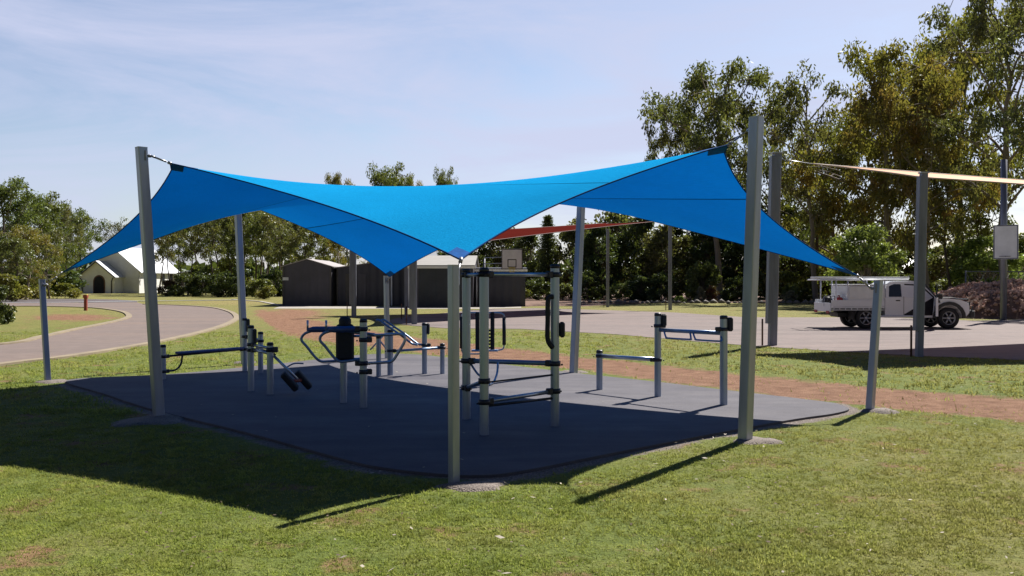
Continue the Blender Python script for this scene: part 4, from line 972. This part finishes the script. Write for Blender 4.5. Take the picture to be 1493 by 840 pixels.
# ------------------------------------------------------------------ trees
def leaves(centres, radii, counts, lsize, droop=.6, aspect=.32, rng=RNG, shell=.35):
    out = []
    for c, r, n in zip(centres, radii, counts):
        d = rng.normal(size=(n, 3)); d /= np.linalg.norm(d, axis=1)[:, None]+1e-9
        rad = rng.random(n)**(shell)
        out.append(np.array(c)+d*rad[:, None]*np.array(r))
    p = np.concatenate(out); n = len(p)
    d = rng.normal(size=(n, 3)); d[:, 2] -= droop*1.6; d /= np.linalg.norm(d, axis=1)[:, None]
    s = rng.normal(size=(n, 3)); s -= (s*d).sum(1)[:, None]*d; s /= np.linalg.norm(s, axis=1)[:, None]
    l = lsize*rng.uniform(.6, 1.4, n)[:, None]; w_ = l*aspect
    V = np.stack([p, p+d*l*.45+s*w_, p+d*l, p+d*l*.5-s*w_], 1).reshape(-1, 3); return V, n
def limb(mb, a, b, r0, r1, n=5, sag=.15, rng=random, seg=5):
    a = Vector(a); b = Vector(b); L_ = (b-a).length; pts = []
    off = Vector((rng.uniform(-1, 1), rng.uniform(-1, 1), rng.uniform(-.2, .8)))*L_*sag
    for i in range(n+1):
        t = i/n; p = a.lerp(b, t)+off*4*t*(1-t)+Vector((rng.uniform(-1, 1), rng.uniform(-1, 1), 0))*L_*.02*(0 < i < n); pts.append(p)
    mb.tube(pts, [r0+(r1-r0)*(i/n)**.8 for i in range(n+1)], seg, cap=False); return pts
def euc(seed, H=16, spread=5, base=.4, nl=9, sub=5, leaf=.26, cnt=170, crad=1.1, mat='leaf_euc', bark='bark_grey', lean=.6, droop=.7, tr=.28, top=1.0, trunks=1):
    """open crowned eucalypt: trunk, limbs to clump centres, hanging leaves"""
    rg = random.Random(seed); nr = np.random.default_rng(seed)
    e = bpy.data.objects.new('eucalypt_tree', None); COL.objects.link(e)
    tb = MB(); cs = []; rs = []; ct = []
    for tk in range(trunks):
        a0 = rg.uniform(0, 6.3); tipx = lean*rg.uniform(-1, 1)+(math.cos(a0)*spread*.35 if trunks > 1 else 0); tipy = lean*rg.uniform(-1, 1)+(math.sin(a0)*spread*.35 if trunks > 1 else 0)
        tp = limb(tb, (.2*tk, 0, -.1), (tipx, tipy, H*.86), tr, tr*.22, 9, .05, rg, 8)
        tb.tube([(.2*tk, 0, -.1), (.2*tk, 0, .35)], [tr*1.5, tr*1.0], 8, cap=False)
        for k in range(nl):
            t = base+(.97-base)*(k+rg.uniform(0, .8))/nl; i = min(8, int(t*9)); p0 = tp[i].lerp(tp[i+1], t*9-i)
            an = k*2.4+rg.uniform(-.5, .5); tt = (t-base)/(1-base); prof = math.sin(PI*min(1, .22+.78*tt))**.6*top+.15
            ln = spread*prof*rg.uniform(.65, 1.1); el = rg.uniform(.25, .8)+tt*.5
            q = p0+Vector((math.cos(an)*math.cos(el)*ln, math.sin(an)*math.cos(el)*ln, math.sin(el)*ln*.9))
            if q.z > H*.98: q.z = H*.98-rg.random()*.5
            lp_ = limb(tb, p0, q, tr*.42*(1-t*.45), .035, 5, .12, rg)
            for s_ in range(sub):
                b0 = lp_[rg.randint(2, 5)]; dd = Vector((rg.gauss(0, 1), rg.gauss(0, 1), rg.gauss(.15, .7)))*crad*1.15
                c = b0+dd
                if s_ == 0: c = q.copy()
                if c.z > H: c.z = H-rg.random()*.6
                limb(tb, b0, c, .04, .012, 3, .15, rg, 4)
                cs.append(tuple(c)); r = crad*rg.uniform(.5, 1.05); rs.append((r, r, r*rg.uniform(.6, .9))); ct.append(int(cnt*rg.uniform(.5, 1.2)*(r/crad)**1.6)+8)
    tb.build('trunk', M[bark], e)
    V, n = leaves(cs, rs, ct, leaf, droop, .22, nr, .5); meshquads('crown', V, n, M[mat], e)
    e['H'] = H; e['W'] = 2*spread*1.1; return e
def bushy(seed, H, spread, ncl, leaf, cnt, crad, mat, bark='bark_dark', z0=.15, tr=.12, droop=.2, name='leafy_tree', flat=1.0, aspect=.4):
    rg = random.Random(seed); nr = np.random.default_rng(seed); e = bpy.data.objects.new(name, None); COL.objects.link(e)
    tb = MB(); cs = []; rs = []; ct = []
    limb(tb, (0, 0, -.1), (0, 0, H*.7), tr, tr*.3, 6, .04, rg, 7)
    for k in range(ncl):
        z = rg.random()**.8; th = rg.uniform(0, 2*PI); prof = (math.sin(PI*min(1, .12+.86*z)))**.55; rr = spread*prof*rg.uniform(.45, 1.0)
        c = Vector((rr*math.cos(th), rr*math.sin(th), H*(z0+(1-z0)*z)*flat-crad*.4))
        c.z = max(c.z, crad*.5)
        limb(tb, (0, 0, max(.1, c.z*.45)), c, tr*.35, .012, 3, .1, rg, 4)
        r = crad*rg.uniform(.6, 1.15); cs.append(tuple(c)); rs.append((r, r, r*.8)); ct.append(int(cnt*rg.uniform(.6, 1.2)))
    tb.build('trunk' if H > 2.6 else 'stem', M[bark], e); V, n = leaves(cs, rs, ct, leaf, droop, aspect, nr, .45); meshquads('crown' if H > 2.6 else 'foliage', V, n, M[mat], e)
    e['H'] = H; e['W'] = 2*spread; return e
def conifer(seed, H, spread, mat='leaf_dark'):
    rg = random.Random(seed); nr = np.random.default_rng(seed); e = bpy.data.objects.new('conifer_tree', None); COL.objects.link(e); tb = MB(); tb.tube([(0, 0, -.1), (0, 0, H*.97)], .22, 8, r2=.03, cap=False); cs = []; rs = []; ct = []
    z = H*.1
    while z < H:
        rr = spread*(1-z/H)**.8+.15; nb = 8
        for k in range(nb):
            a = k*2*PI/nb+rg.uniform(-.3, .3)+z; ln = rr*rg.uniform(.75, 1.1); tip = Vector((ln*math.cos(a), ln*math.sin(a), z-ln*.18)); tb.tube([(0, 0, z), tuple(tip)], .035, 4, r2=.01, cap=False)
            for t in (.4, .7, 1.0): cs.append((tip.x*t, tip.y*t, z+(tip.z-z)*t)); rs.append((.38, .38, .2)); ct.append(28)
        z += H*.042
    tb.build('trunk', M['bark_dark'], e); V, n = leaves(cs, rs, ct, .22, .3, .2, nr, .6); meshquads('crown', V, n, M[mat], e); e['H'] = H; e['W'] = 2*spread; return e
def palm(seed, H=9):
    rg = random.Random(seed); nr = np.random.default_rng(seed); e = bpy.data.objects.new('palm_tree', None); COL.objects.link(e); MB().tube([(0, 0, 0), (.1, 0, H*.4), (0, .1, H*.84)], [.28, .2, .17], 10, cap=False).build('trunk', M['bark_dark'], e)
    P_ = []; mb = MB()
    for k in range(26):
        a = k*2.4; el = rg.uniform(-.5, 1.2); ln = rg.uniform(2.4, 3.2); pts = []
        for i in range(9):
            t = i/8; r = ln*t*math.cos(el*(1-t*.5)); z = H*.84+ln*t*math.sin(el)-1.6*t*t*ln*.45; pts.append(Vector((r*math.cos(a), r*math.sin(a), z)))
        mb.tube(pts, .03, 4, r2=.008, cap=False)
        for i in range(1, 9):
            for q_ in range(4):
                p = pts[i-1].lerp(pts[i], q_/4)
                for sg in (-1, 1):
                    sd_ = Vector((-math.sin(a)*sg, math.cos(a)*sg, -.8)).normalized(); fw = (pts[i]-pts[i-1]).normalized(); l = .55; d = (sd_+fw*.5).normalized()
                    P_ += [p, p+d*l*.5+fw*.03, p+d*l, p+d*l*.5-fw*.03]
    mb.build('frond_stem', M['bark_dark'], e); V = np.array([tuple(p) for p in P_]); meshquads('crown', V, len(V)//4, M['leaf_dark'], e); e['H'] = H; e['W'] = 6; return e
used = {}
def place(proto, px, Y, top, wpx, label, cat='tree', group=None, rz=None, x=None, name=None):
    root = PROTO[proto]
    if proto in used: o = copy_tree(root)
    else: o = root; used[proto] = 1
    h = HT(top, Y) if top is not None else root['H']; w_ = wpx/F*Y
    o.location = (PX(px, Y), Y, 0); o.scale = (w_/SZ[proto][1], w_/SZ[proto][1], h/SZ[proto][0]); o.rotation_euler = (0, 0, random.uniform(0, 6.28) if rz is None else rz)
    if name: o.name = name
    tag(o, label, cat, group); return o
PROTO = {}
PROTO['spread'] = euc(11, 16, 6.0, .34, 16, 7, .29, 200, 1.05, 'leaf_euc')
PROTO['sparse'] = euc(23, 16, 4.6, .35, 13, 5, .30, 110, 1.0, 'leaf_euc', lean=1.4)
PROTO['olive'] = euc(35, 15, 5.4, .26, 15, 7, .30, 230, 1.15, 'leaf_olive')
PROTO['tall'] = euc(47, 20, 6.5, .28, 18, 7, .29, 190, 1.1, 'leaf_euc', lean=1.0, tr=.36)
PROTO['slim'] = euc(59, 15, 3.3, .45, 11, 5, .34, 120, 1.0, 'leaf_euc', 'bark_dark', tr=.2, trunks=1)
PROTO['slim2'] = euc(61, 15, 3.8, .40, 9, 5, .34, 130, 1.05, 'leaf_mid', 'bark_dark', tr=.18, trunks=2)
PROTO['full'] = euc(63, 14, 5.2, .22, 16, 7, .34, 170, 1.15, 'leaf_mid', 'bark_grey', tr=.3, droop=.5)
PROTO['dense'] = bushy(73, 9, 3.6, 60, .27, 230, 1.05, 'leaf_dark', 'bark_dark', .08, .22, .3)
PROTO['mulga'] = bushy(75, 8, 3.2, 50, .26, 190, .95, 'leaf_euc', 'bark_grey', .12, .18, .3)
PROTO['light'] = bushy(77, 5.5, 2.6, 46, .18, 260, .75, 'leaf_light', 'bark_grey', .15, .12, .2)
PROTO['conifer'] = conifer(79, 9, 1.7)
PROTO['palm'] = palm(81)
PROTO['shrub'] = bushy(83, 2.2, 1.2, 26, .13, 200, .42, 'leaf_mid', z0=.1, tr=.04, name='garden_shrub')
PROTO['shrub_dark'] = bushy(85, 2.4, 1.3, 26, .14, 200, .45, 'leaf_dark', z0=.1, tr=.04, name='garden_shrub')
PROTO['shrub_yel'] = bushy(87, 1.8, 1.2, 24, .14, 170, .40, 'leaf_yel', z0=.1, tr=.03, name='garden_shrub')
PROTO['shrub_red'] = bushy(89, 2.0, 1.2, 24, .14, 170, .42, 'leaf_red', z0=.1, tr=.03, name='garden_shrub')
PROTO['ball'] = bushy(91, 1.2, .75, 40, .07, 170, .22, 'leaf_light', z0=.05, tr=.03, name='garden_shrub')
PROTO['silver'] = bushy(93, 1.4, 1.0, 34, .08, 170, .26, 'leaf_silver', z0=.05, tr=.03, name='garden_shrub')
SZ = {k: (v['H'], v['W']) for k, v in PROTO.items()}
for v in PROTO.values():
    for kk in ('H', 'W'): del v[kk]
g_r = 'tall eucalypts behind the court'
place('spread', 1050, 88, 92, 240, 'open crowned grey green eucalypt left of the tall front right post top', group=g_r, rz=.5)
place('sparse', 1190, 81, 88, 160, 'sparse eucalypt with bare twisting top branches between the two court poles', group=g_r, rz=1.1)
place('olive', 1300, 76, 72, 230, 'broad olive gold eucalypt filling the sky above the white ute', group=g_r, rz=2.0)
place('tall', 1468, 66, -45, 270, 'tallest eucalypt with dark trunk rising behind the right backboard', group=g_r, rz=.2)
place('olive', 1405, 83, 20, 210, 'tall olive tinted eucalypt behind the cream sail at right', group=g_r, rz=4.1)
place('olive', 1225, 90, 180, 170, 'lower olive eucalypt behind the tip of the blue sail', group=g_r, rz=3.3)
place('spread', 1130, 100, 150, 170, 'middle height eucalypt directly behind the tall front right post', group=g_r, rz=2.6)
place('tall', 1560, 58, -30, 260, 'eucalypt at the far right edge of the view beyond the mound', group=g_r, rz=1.4)
place('sparse', 1345, 95, 60, 150, 'thin eucalypt in the gap between the olive crowns', group=g_r, rz=.3)
place('slim', 1388, 73, 215, 90, 'slim dark trunked tree just right of the ute bonnet', group=g_r, rz=.3)
place('slim2', 1425, 81, 230, 110, 'forked slim tree behind the wire mesh fence', group=g_r, rz=1.3)
place('spread', 975, 95, 150, 120, 'small open crowned eucalypt at the left end of the tall eucalypts', group=g_r, rz=4.5)
place('olive', 1345, 71, 110, 190, 'golden olive eucalypt in front of the tallest right hand trees', group=g_r, rz=5.2)
place('olive', 1265, 85, 150, 170, 'olive eucalypt between the sparse tree and the court pole at the ute', group=g_r, rz=.9)
place('palm', 1192, 91, 292, 75, 'dark palm with drooping fronds above the ute toolbox')
place('light', 1262, 56, 330, 118, 'bright light green bushy tree behind the ute cab')
place('light', 1440, 72, 345, 120, 'light green bushy tree behind the mesh fence', rz=2.0)
place('dense', 1325, 98, 345, 80, 'dark bushy tree behind the court pole at the ute cab')
place('mulga', 1400, 91, 345, 90, 'dark bushy tree between the slim trunks right of the ute')
place('mulga', 1500, 85, 340, 100, 'grey green bushy tree behind the right hand backboard')
# backdrop behind the garden
bk = 'dense dark trees forming the backdrop behind the garden bed'
bd = [('dense', 692, 106, 352, 70), ('mulga', 735, 110, 322, 90), ('dense', 770, 104, 340, 70), ('mulga', 842, 102, 318, 75), ('dense', 872, 96, 330, 80), ('mulga', 905, 109, 300, 100), ('dense', 935, 98, 318, 90), ('mulga', 970, 94, 330, 90), ('dense', 1003, 104, 295, 95), ('dense', 1035, 94, 325, 90), ('mulga', 1068, 100, 290, 100), ('dense', 1098, 94, 320, 90), ('dense', 1140, 100, 300, 110), ('mulga', 1175, 104, 310, 100), ('dense', 1210, 106, 345, 90), ('dense', 1275, 106, 355, 80), ('dense', 1500, 106, 350, 100), ('dense', 1370, 110, 362, 80), ('dense', 655, 114, 368, 80), ('mulga', 615, 118, 372, 60)]
for p_, px, Y, tp, w_ in bd: place(p_, px, Y, tp, w_, 'dense dark tree in the backdrop row behind the garden and sheds', group=bk)
place('conifer', 799, 98, 315, 44, 'pointed dark conifer right of the white backboard', rz=0)
place('conifer', 858, 95, 345, 40, 'shorter dark conifer behind the tall back right sail post', rz=1)
# garden bed shrubs
gs = 'shrubs in the garden bed'
sl = [('shrub_yel', 759, 88, 415, 26, 'yellow green shrub at the garden end beside the low shed'), ('shrub_dark', 785, 90, 405, 40, 'dark shrub at the foot of the pointed conifer'), ('shrub', 822, 88, 412, 30, 'small green shrub behind the right chin up post'),
 ('shrub_dark', 855, 90, 395, 50, 'dark shrub right of the tall back right sail post'), ('shrub', 903, 86, 412, 36, 'green shrub right of the slim left court pole'), ('shrub_dark', 935, 88, 402, 46, 'dark shrub midway between the two slim court poles'),
 ('ball', 991, 80, 432, 20, 'small clipped green ball shrub at the foot of the slim court pole'), ('shrub', 1025, 84, 380, 52, 'large rounded green shrub with speckled light leaves'), ('silver', 1022, 82, 418, 17, 'pale grey rounded shrub left of the dark mauve one'), ('shrub_red', 1038, 82, 417, 20, 'dark mauve rounded shrub beside the pale grey one'),
 ('shrub_dark', 965, 86, 398, 44, 'dark shrub behind the green ball shrub'), ('shrub_dark', 1075, 86, 404, 50, 'dark shrub left of the thick front right post'), ('shrub_yel', 1150, 84, 398, 60, 'yellow leaved shrub between post and ute rear'), ('shrub_yel', 1190, 86, 394, 60, 'yellow green shrub behind the ute ladder rack'), ('silver', 1151, 78, 424, 24, 'low silver mounded shrub in the garden beside the ute tail'), ('shrub', 1155, 80, 414, 26, 'small green mound shrub above the silver one'),
 ('shrub_dark', 1178, 82, 420, 40, 'dark low shrub directly behind the ute tail'), ('shrub', 1240, 78, 402, 50, 'green shrub behind the ute toolbox'), ('shrub', 1330, 80, 398, 60, 'green shrub behind the ute cab roof'), ('shrub', 1385, 84, 405, 70, 'green shrub between the ute bonnet and mound'), ('shrub_dark', 1440, 86, 385, 60, 'dark shrub behind the wire fence')]
for p_, px, Y, tp, w_, lab in sl: place(p_, px, Y, tp, w_, lab, 'shrub', gs)
# garden bed soil and rock edging
gb_px = [(740, 448), (800, 446), (850, 447), (900, 444), (985, 441.5), (1090, 442), (1190, 443), (1300, 441), (1420, 442), (1500, 430), (1400, 428), (1000, 428), (740, 430)]
tag(sheet('garden_bed', [G(*p) for p in gb_px], .014, M['dirtred']), kind='structure')
k = 0; px = 845
while px < 1200:
    Yr = G(CX, 442.8+random.uniform(-.6, .4)).y; s_ = random.uniform(.16, .36); mb = MB(); rt = Matrix.Rotation(random.uniform(0, 6), 3, 'Z')
    pts_ = [rt @ Vector((v[0]*s_*random.uniform(1, 1.9), v[1]*s_, v[2]*s_*.8)) for v in ico]; mb.add(pts_, icf, True)
    o = mb.build('edging_rock', M['rockgrey']); o.location = (PX(px, Yr), Yr, s_*.25); tag(o, 'grey rock in the stone edging along the front of the garden bed', 'rock', 'rocks edging the garden bed'); px += random.uniform(6, 14)
# left trees
gl = 'tall trees at the left beyond the driveway'
for p_, px, Y, tp, w_, lab, rz in [('full', 5, 96, 262, 130, 'large full crowned tree at the left edge of the view', 0), ('full', 62, 104, 285, 110, 'second full crowned tree from the left edge', 2), ('full', 112, 172, 308, 80, 'rounded tree left of the church behind the sail tip', 4), ('olive', 38, 92, 330, 90, 'lower yellowish tree in front of the large left trees', 1), ('full', -70, 100, 270, 120, 'tree just outside the left edge of the view', 3), ('spread', 80, 130, 300, 80, 'open crowned tree behind the two left round crowns', 5),
   ('slim2', 25, 88, 340, 60, 'forked slim tree with dark trunks at far left', 2), ('slim', 72, 98, 330, 50, 'slim tree with bare dark trunk behind the short left post', 2.5), ('slim', 100, 165, 335, 45, 'slim tree with bare trunk just left of the sail tip', .5), ('sparse', 172, 210, 318, 75, 'far open tree top above the sail edge left of the tall leaning post', 1.0)]:
    place(p_, px, Y, tp, w_, lab, group=gl, rz=rz)
for p_, px, Y, tp, w_, lab in [('shrub_dark', -4, 40, 414, 46, 'dark clipped hedge shrub at the left edge on the driveway island'), ('shrub_dark', -30, 41, 414, 50, 'dark hedge shrub just beyond the left edge'), ('shrub_yel', 8, 84, 402, 60, 'yellow leaved shrub left behind the road'), ('shrub_yel', 40, 96, 410, 50, 'yellow flowering shrub under the left trees'), ('shrub_yel', 62, 100, 412, 40, 'low yellow shrub beside the short left post'), ('shrub_dark', 90, 120, 400, 40, 'dark shrub under the slim trees left of the church'), ('shrub', 116, 165, 405, 30, 'green shrub beside the church porch'), ('shrub_dark', 20, 110, 385, 80, 'tall dark shrub at the foot of the left trees'), ('shrub_dark', 75, 116, 385, 80, 'broad dark shrub behind the yellow shrubs'), ('shrub_yel', 95, 100, 414, 44, 'olive low shrub behind the bollard'),
   ('shrub_red', 248, 118, 408, 32, 'reddish shrub at the right corner of the church'), ('shrub_dark', 268, 112, 398, 44, 'dark shrub in front of the low white hall'), ('shrub_dark', 296, 112, 400, 44, 'dark shrub right of the hall under slim trees'), ('shrub_dark', 326, 108, 396, 46, 'dark shrub left of the tall back left post'), ('shrub', 378, 100, 405, 40, 'bright green shrub right of the tall back left post'), ('shrub_yel', 392, 96, 418, 34, 'low yellow green shrub left of the dark sheds'), ('shrub_dark', 350, 112, 390, 50, 'dark shrub behind the tall back left post'), ('shrub', 300, 124, 385, 60, 'green shrub behind the slim grove'), ('shrub_yel', 335, 130, 380, 60, 'yellowish shrub deep in the slim grove'), ('shrub_dark', 405, 112, 392, 50, 'dark shrub touching the left shed')]:
    place(p_, px, Y, tp, w_, lab, 'shrub', 'shrubs left of the sheds')
gm = 'slim trees of the grove between church and sheds'
for i, (px, Y, tp, w_, p_) in enumerate([(250, 122, 310, 46, 'slim'), (262, 128, 300, 50, 'slim2'), (274, 120, 305, 50, 'slim'), (292, 140, 300, 60, 'slim'), (313, 118, 295, 60, 'slim'), (337, 124, 290, 70, 'slim2'), (356, 132, 292, 60, 'slim2'), (372, 126, 290, 66, 'slim'), (388, 120, 300, 56, 'slim2'), (403, 114, 305, 66, 'slim'), (425, 132, 315, 66, 'slim2'), (448, 124, 320, 66, 'slim'), (470, 136, 322, 66, 'slim2'), (500, 140, 330, 66, 'slim'), (232, 134, 318, 50, 'slim'), (322, 150, 285, 80, 'slim2'), (348, 150, 285, 80, 'slim'), (410, 150, 290, 80, 'slim2'), (386, 155, 288, 80, 'slim2')]):
    place(p_, px, Y, tp, w_, 'slim dark trunked tree in the grove between the church and the dark sheds', group=gm)
for p_, px, Y, tp, w_, lab in [('olive', 494, 130, 255, 58, 'leftmost of the three tree tops rising above the blue sail'), ('full', 566, 128, 244, 96, 'largest tree top rising above the middle of the blue sail'), ('olive', 600, 134, 258, 50, 'smaller tree top touching the largest one above the sail'), ('full', 648, 130, 249, 50, 'rightmost tree top above the middle of the blue sail')]:
    place(p_, px, Y, tp, w_, lab, group='tree tops above the blue sail')
# distant wood all along the horizon
cs = []; rs = []; ct = []
for k in range(520):
    a = RNG.uniform(-1.15, 1.15); rr = RNG.uniform(230, 300); h = RNG.uniform(3, 7); cs.append((rr*math.sin(a), rr*math.cos(a), h*.5)); rs.append((RNG.uniform(4, 8), RNG.uniform(4, 8), h*.55)); ct.append(80)
V, n = leaves(cs, rs, ct, 2.2, .2, .5, RNG, .5); tag(meshquads('distant_wood', V, n, M['leaf_dark']), 'far off wood along the horizon', 'wood', kind='stuff')

# ------------------------------------------------------------------ grass blades and litter
def noise2(x, y, s): return np.array([mnoise.noise(Vector((a*s, b2*s, 3.3))) for a, b2 in zip(x, y)])
def blades(name, n, ymin, ymax, xmarg, hmin, hmax, wd, mat, pw=1.0, dens_noise=True):
    nt_ = n//9; Yt = ymin+(ymax-ymin)*RNG.random(nt_)**pw; Xt = (RNG.random(nt_)*2-1)*(Yt*.56+xmarg)
    ti = RNG.integers(0, nt_, n); tsz = RNG.uniform(.5, 1.5, nt_)[ti]; Y = Yt[ti]+RNG.normal(0, wd*4.5, n); X = Xt[ti]+RNG.normal(0, wd*4.5, n)
    keep = ~inpoly(X, Y, padp)
    gm_ = np.ones(len(X)); 
    for c in FOOT: keep &= np.hypot(X-c[0], Y-c[1]) > c[2]*RNG.uniform(.8, 1.15, len(X))
    keep &= ~inpoly(X, Y, P2(court_o)); keep &= ~inpoly(X, Y, P2(drive_o)); keep &= distpoly(X, Y, P2(catmull(drive_out, 3, False)), False) > .16
    dm = dirt_mask(X, Y); keep &= RNG.random(len(X)) > np.clip(dm*1.7-.15, 0, .97)
    d = distpoly(X, Y, padp); keep &= RNG.random(len(X)) < np.clip(d/.45-.25, .0, 1)
    X = X[keep]; Y = Y[keep]; tsz = tsz[keep]; n = len(X)
    # patchy cover on a coarse lookup grid
    gx = np.arange(-30, 30, .25); gy = np.arange(0, 50, .25); 
    gn = np.array([[mnoise.noise(Vector((a*.9, b2*.9, 1)))+.6*mnoise.noise(Vector((a*2.6, b2*2.6, 5))) for b2 in gy] for a in gx])
    ix = np.clip(((X+30)/.25).astype(int), 0, len(gx)-1); iy = np.clip((Y/.25).astype(int), 0, len(gy)-1); g_ = gn[ix, iy]
    k2 = RNG.random(n) < np.clip(.95+1.1*g_, .35, 1); X, Y, g_, tsz = X[k2], Y[k2], g_[k2], tsz[k2]; n = len(X)
    h = RNG.uniform(hmin, hmax, n)*(1+.5*g_)*tsz; an = RNG.uniform(0, 2*PI, n); tl = RNG.uniform(.3, 1.6, n)*h
    w_ = wd*RNG.uniform(.6, 1.4, n); 
    px_ = np.cos(an+PI/2)*w_; py_ = np.sin(an+PI/2)*w_
    b0 = np.stack([X-px_, Y-py_, np.zeros(n)], -1); b1 = np.stack([X+px_, Y+py_, np.zeros(n)], -1); tp = np.stack([X+np.cos(an)*tl, Y+np.sin(an)*tl, h], -1)
    V = np.stack([b0, b1, tp], 1).reshape(-1, 3); return meshquads(name, V, n, mat, per=3)
def grassmat():
    m = bpy.data.materials.new('grass blades'); m.use_nodes = True; nt = m.node_tree; nt.nodes.remove(nt.nodes['Principled BSDF']); out = nt.nodes['Material Output']
    pos = wcoord(nt); n1 = noise(nt, .7, 4, .6, pos); n2 = noise(nt, 75, 2, .6, pos); n5 = noise(nt, 3.0, 4, .6, pos)
    r1 = ramp(nt, [(.3, (.22, .29, .045)), (.5, (.32, .355, .07)), (.7, (.43, .385, .12))]); L(nt, n1.outputs[0], r1.inputs[0])
    r2 = ramp(nt, [(.3, (.07, .13, .02)), (.52, (.24, .29, .06)), (.68, (.55, .50, .24))]); L(nt, n2.outputs[0], r2.inputs[0])
    r5 = ramp(nt, [(.35, .75), (.65, 1.25)]); L(nt, n5.outputs[0], r5.inputs[0])
    c = mixc(nt, .5, r1.outputs[0], r2.outputs[0]); c = mixc(nt, 1, c, r5.outputs[0], 'MULTIPLY')
    sx = nt.nodes.new('ShaderNodeSeparateXYZ'); L(nt, pos, sx.inputs[0]); mr = nt.nodes.new('ShaderNodeMapRange'); mr.inputs[1].default_value = .0; mr.inputs[2].default_value = 4; mr.inputs[3].default_value = 0; mr.inputs[4].default_value = .42; L(nt, sx.outputs[0], mr.inputs[0])
    c = mixc(nt, mr.outputs[0], c, (.33, .28, .11))
    d = nt.nodes.new('ShaderNodeBsdfDiffuse'); t = nt.nodes.new('ShaderNodeBsdfTranslucent'); L(nt, c, d.inputs[0]); L(nt, c, t.inputs[0])
    mx = nt.nodes.new('ShaderNodeMixShader'); mx.inputs[0].default_value = .5; L(nt, d.outputs[0], mx.inputs[1]); L(nt, t.outputs[0], mx.inputs[2]); L(nt, mx.outputs[0], out.inputs[0]); return m
M['grass'] = grassmat()
g1_ = blades('grass', 640000, 4.3, 13.5, 1.2, .008, .025, .0034, M['grass'], 1.25); tag(g1_, 'short mown green grass in the foreground', 'grass', kind='stuff')
g2_ = blades('grass', 170000, 13, 34, 1.5, .02, .05, .009, M['grass'], 1.2); tag(g2_, 'mown grass beyond and beside the exercise pad', 'grass', kind='stuff')
# fallen leaves
def litter(n, mat, label, smin, smax, name, xr=(-.2, .56), pw=1.0):
    Y = 4.6+RNG.random(n)**pw*12; X = Y*RNG.uniform(xr[0], xr[1], n); keep = ~inpoly(X, Y, padp); X, Y = X[keep], Y[keep]; n = len(X); an = RNG.uniform(0, 6.28, n); l = RNG.uniform(smin, smax, n); w_ = l*RNG.uniform(.1, .3, n)
    d = np.stack([np.cos(an), np.sin(an), RNG.uniform(-.1, .35, n)], -1)*l[:, None]; s = np.stack([-np.sin(an), np.cos(an), RNG.uniform(-.4, .4, n)], -1)*w_[:, None]; p = np.stack([X, Y, np.full(n, .03)], -1)
    V = np.stack([p, p+d*.5+s, p+d, p+d*.5-s], 1).reshape(-1, 3); V[:, 2] = np.maximum(V[:, 2], .012); return tag(meshquads(name, V, n, mat), label, 'leaf litter', kind='stuff')
def pad_litter():
    n = 150; Y = 8.8+RNG.random(n)*12; X = (RNG.random(n)*2-1)*8; keep = inpoly(X, Y, padp); X, Y = X[keep], Y[keep]; n = len(X); an = RNG.uniform(0, 6.28, n); l = RNG.uniform(.02, .055, n)[:, None]
    d = np.stack([np.cos(an), np.sin(an), RNG.uniform(0, .3, n)], -1)*l; s_ = np.stack([-np.sin(an), np.cos(an), RNG.uniform(-.3, .3, n)], -1)*l*.22; p = np.stack([X, Y, np.full(n, .036)], -1)
    V = np.stack([p, p+d*.5+s_, p+d, p+d*.5-s_], 1).reshape(-1, 3); V[:, 2] = np.maximum(V[:, 2], .032); tag(meshquads('pad_leaves', V, n, M['lit_pale']), 'few small dry leaves lying on the dark rubber pad', 'leaf litter', kind='stuff')
M['lit_pale'] = simple('pale dead leaf', (.38, .33, .26), .8, 0, .2, 8); pad_litter(); M['lit_brown'] = simple('brown dead leaf', (.11, .075, .04), .8, 0, .4, 8)
litter(130, M['lit_pale'], 'pale fallen leaves scattered over the right foreground lawn', .025, .075, 'fallen_leaves')
litter(1500, M['lit_brown'], 'brown leaf scraps and bark bits scattered over the lawn', .012, .045, 'leaf_scraps', (-.5, .56))
print('objects', len(bpy.data.objects))
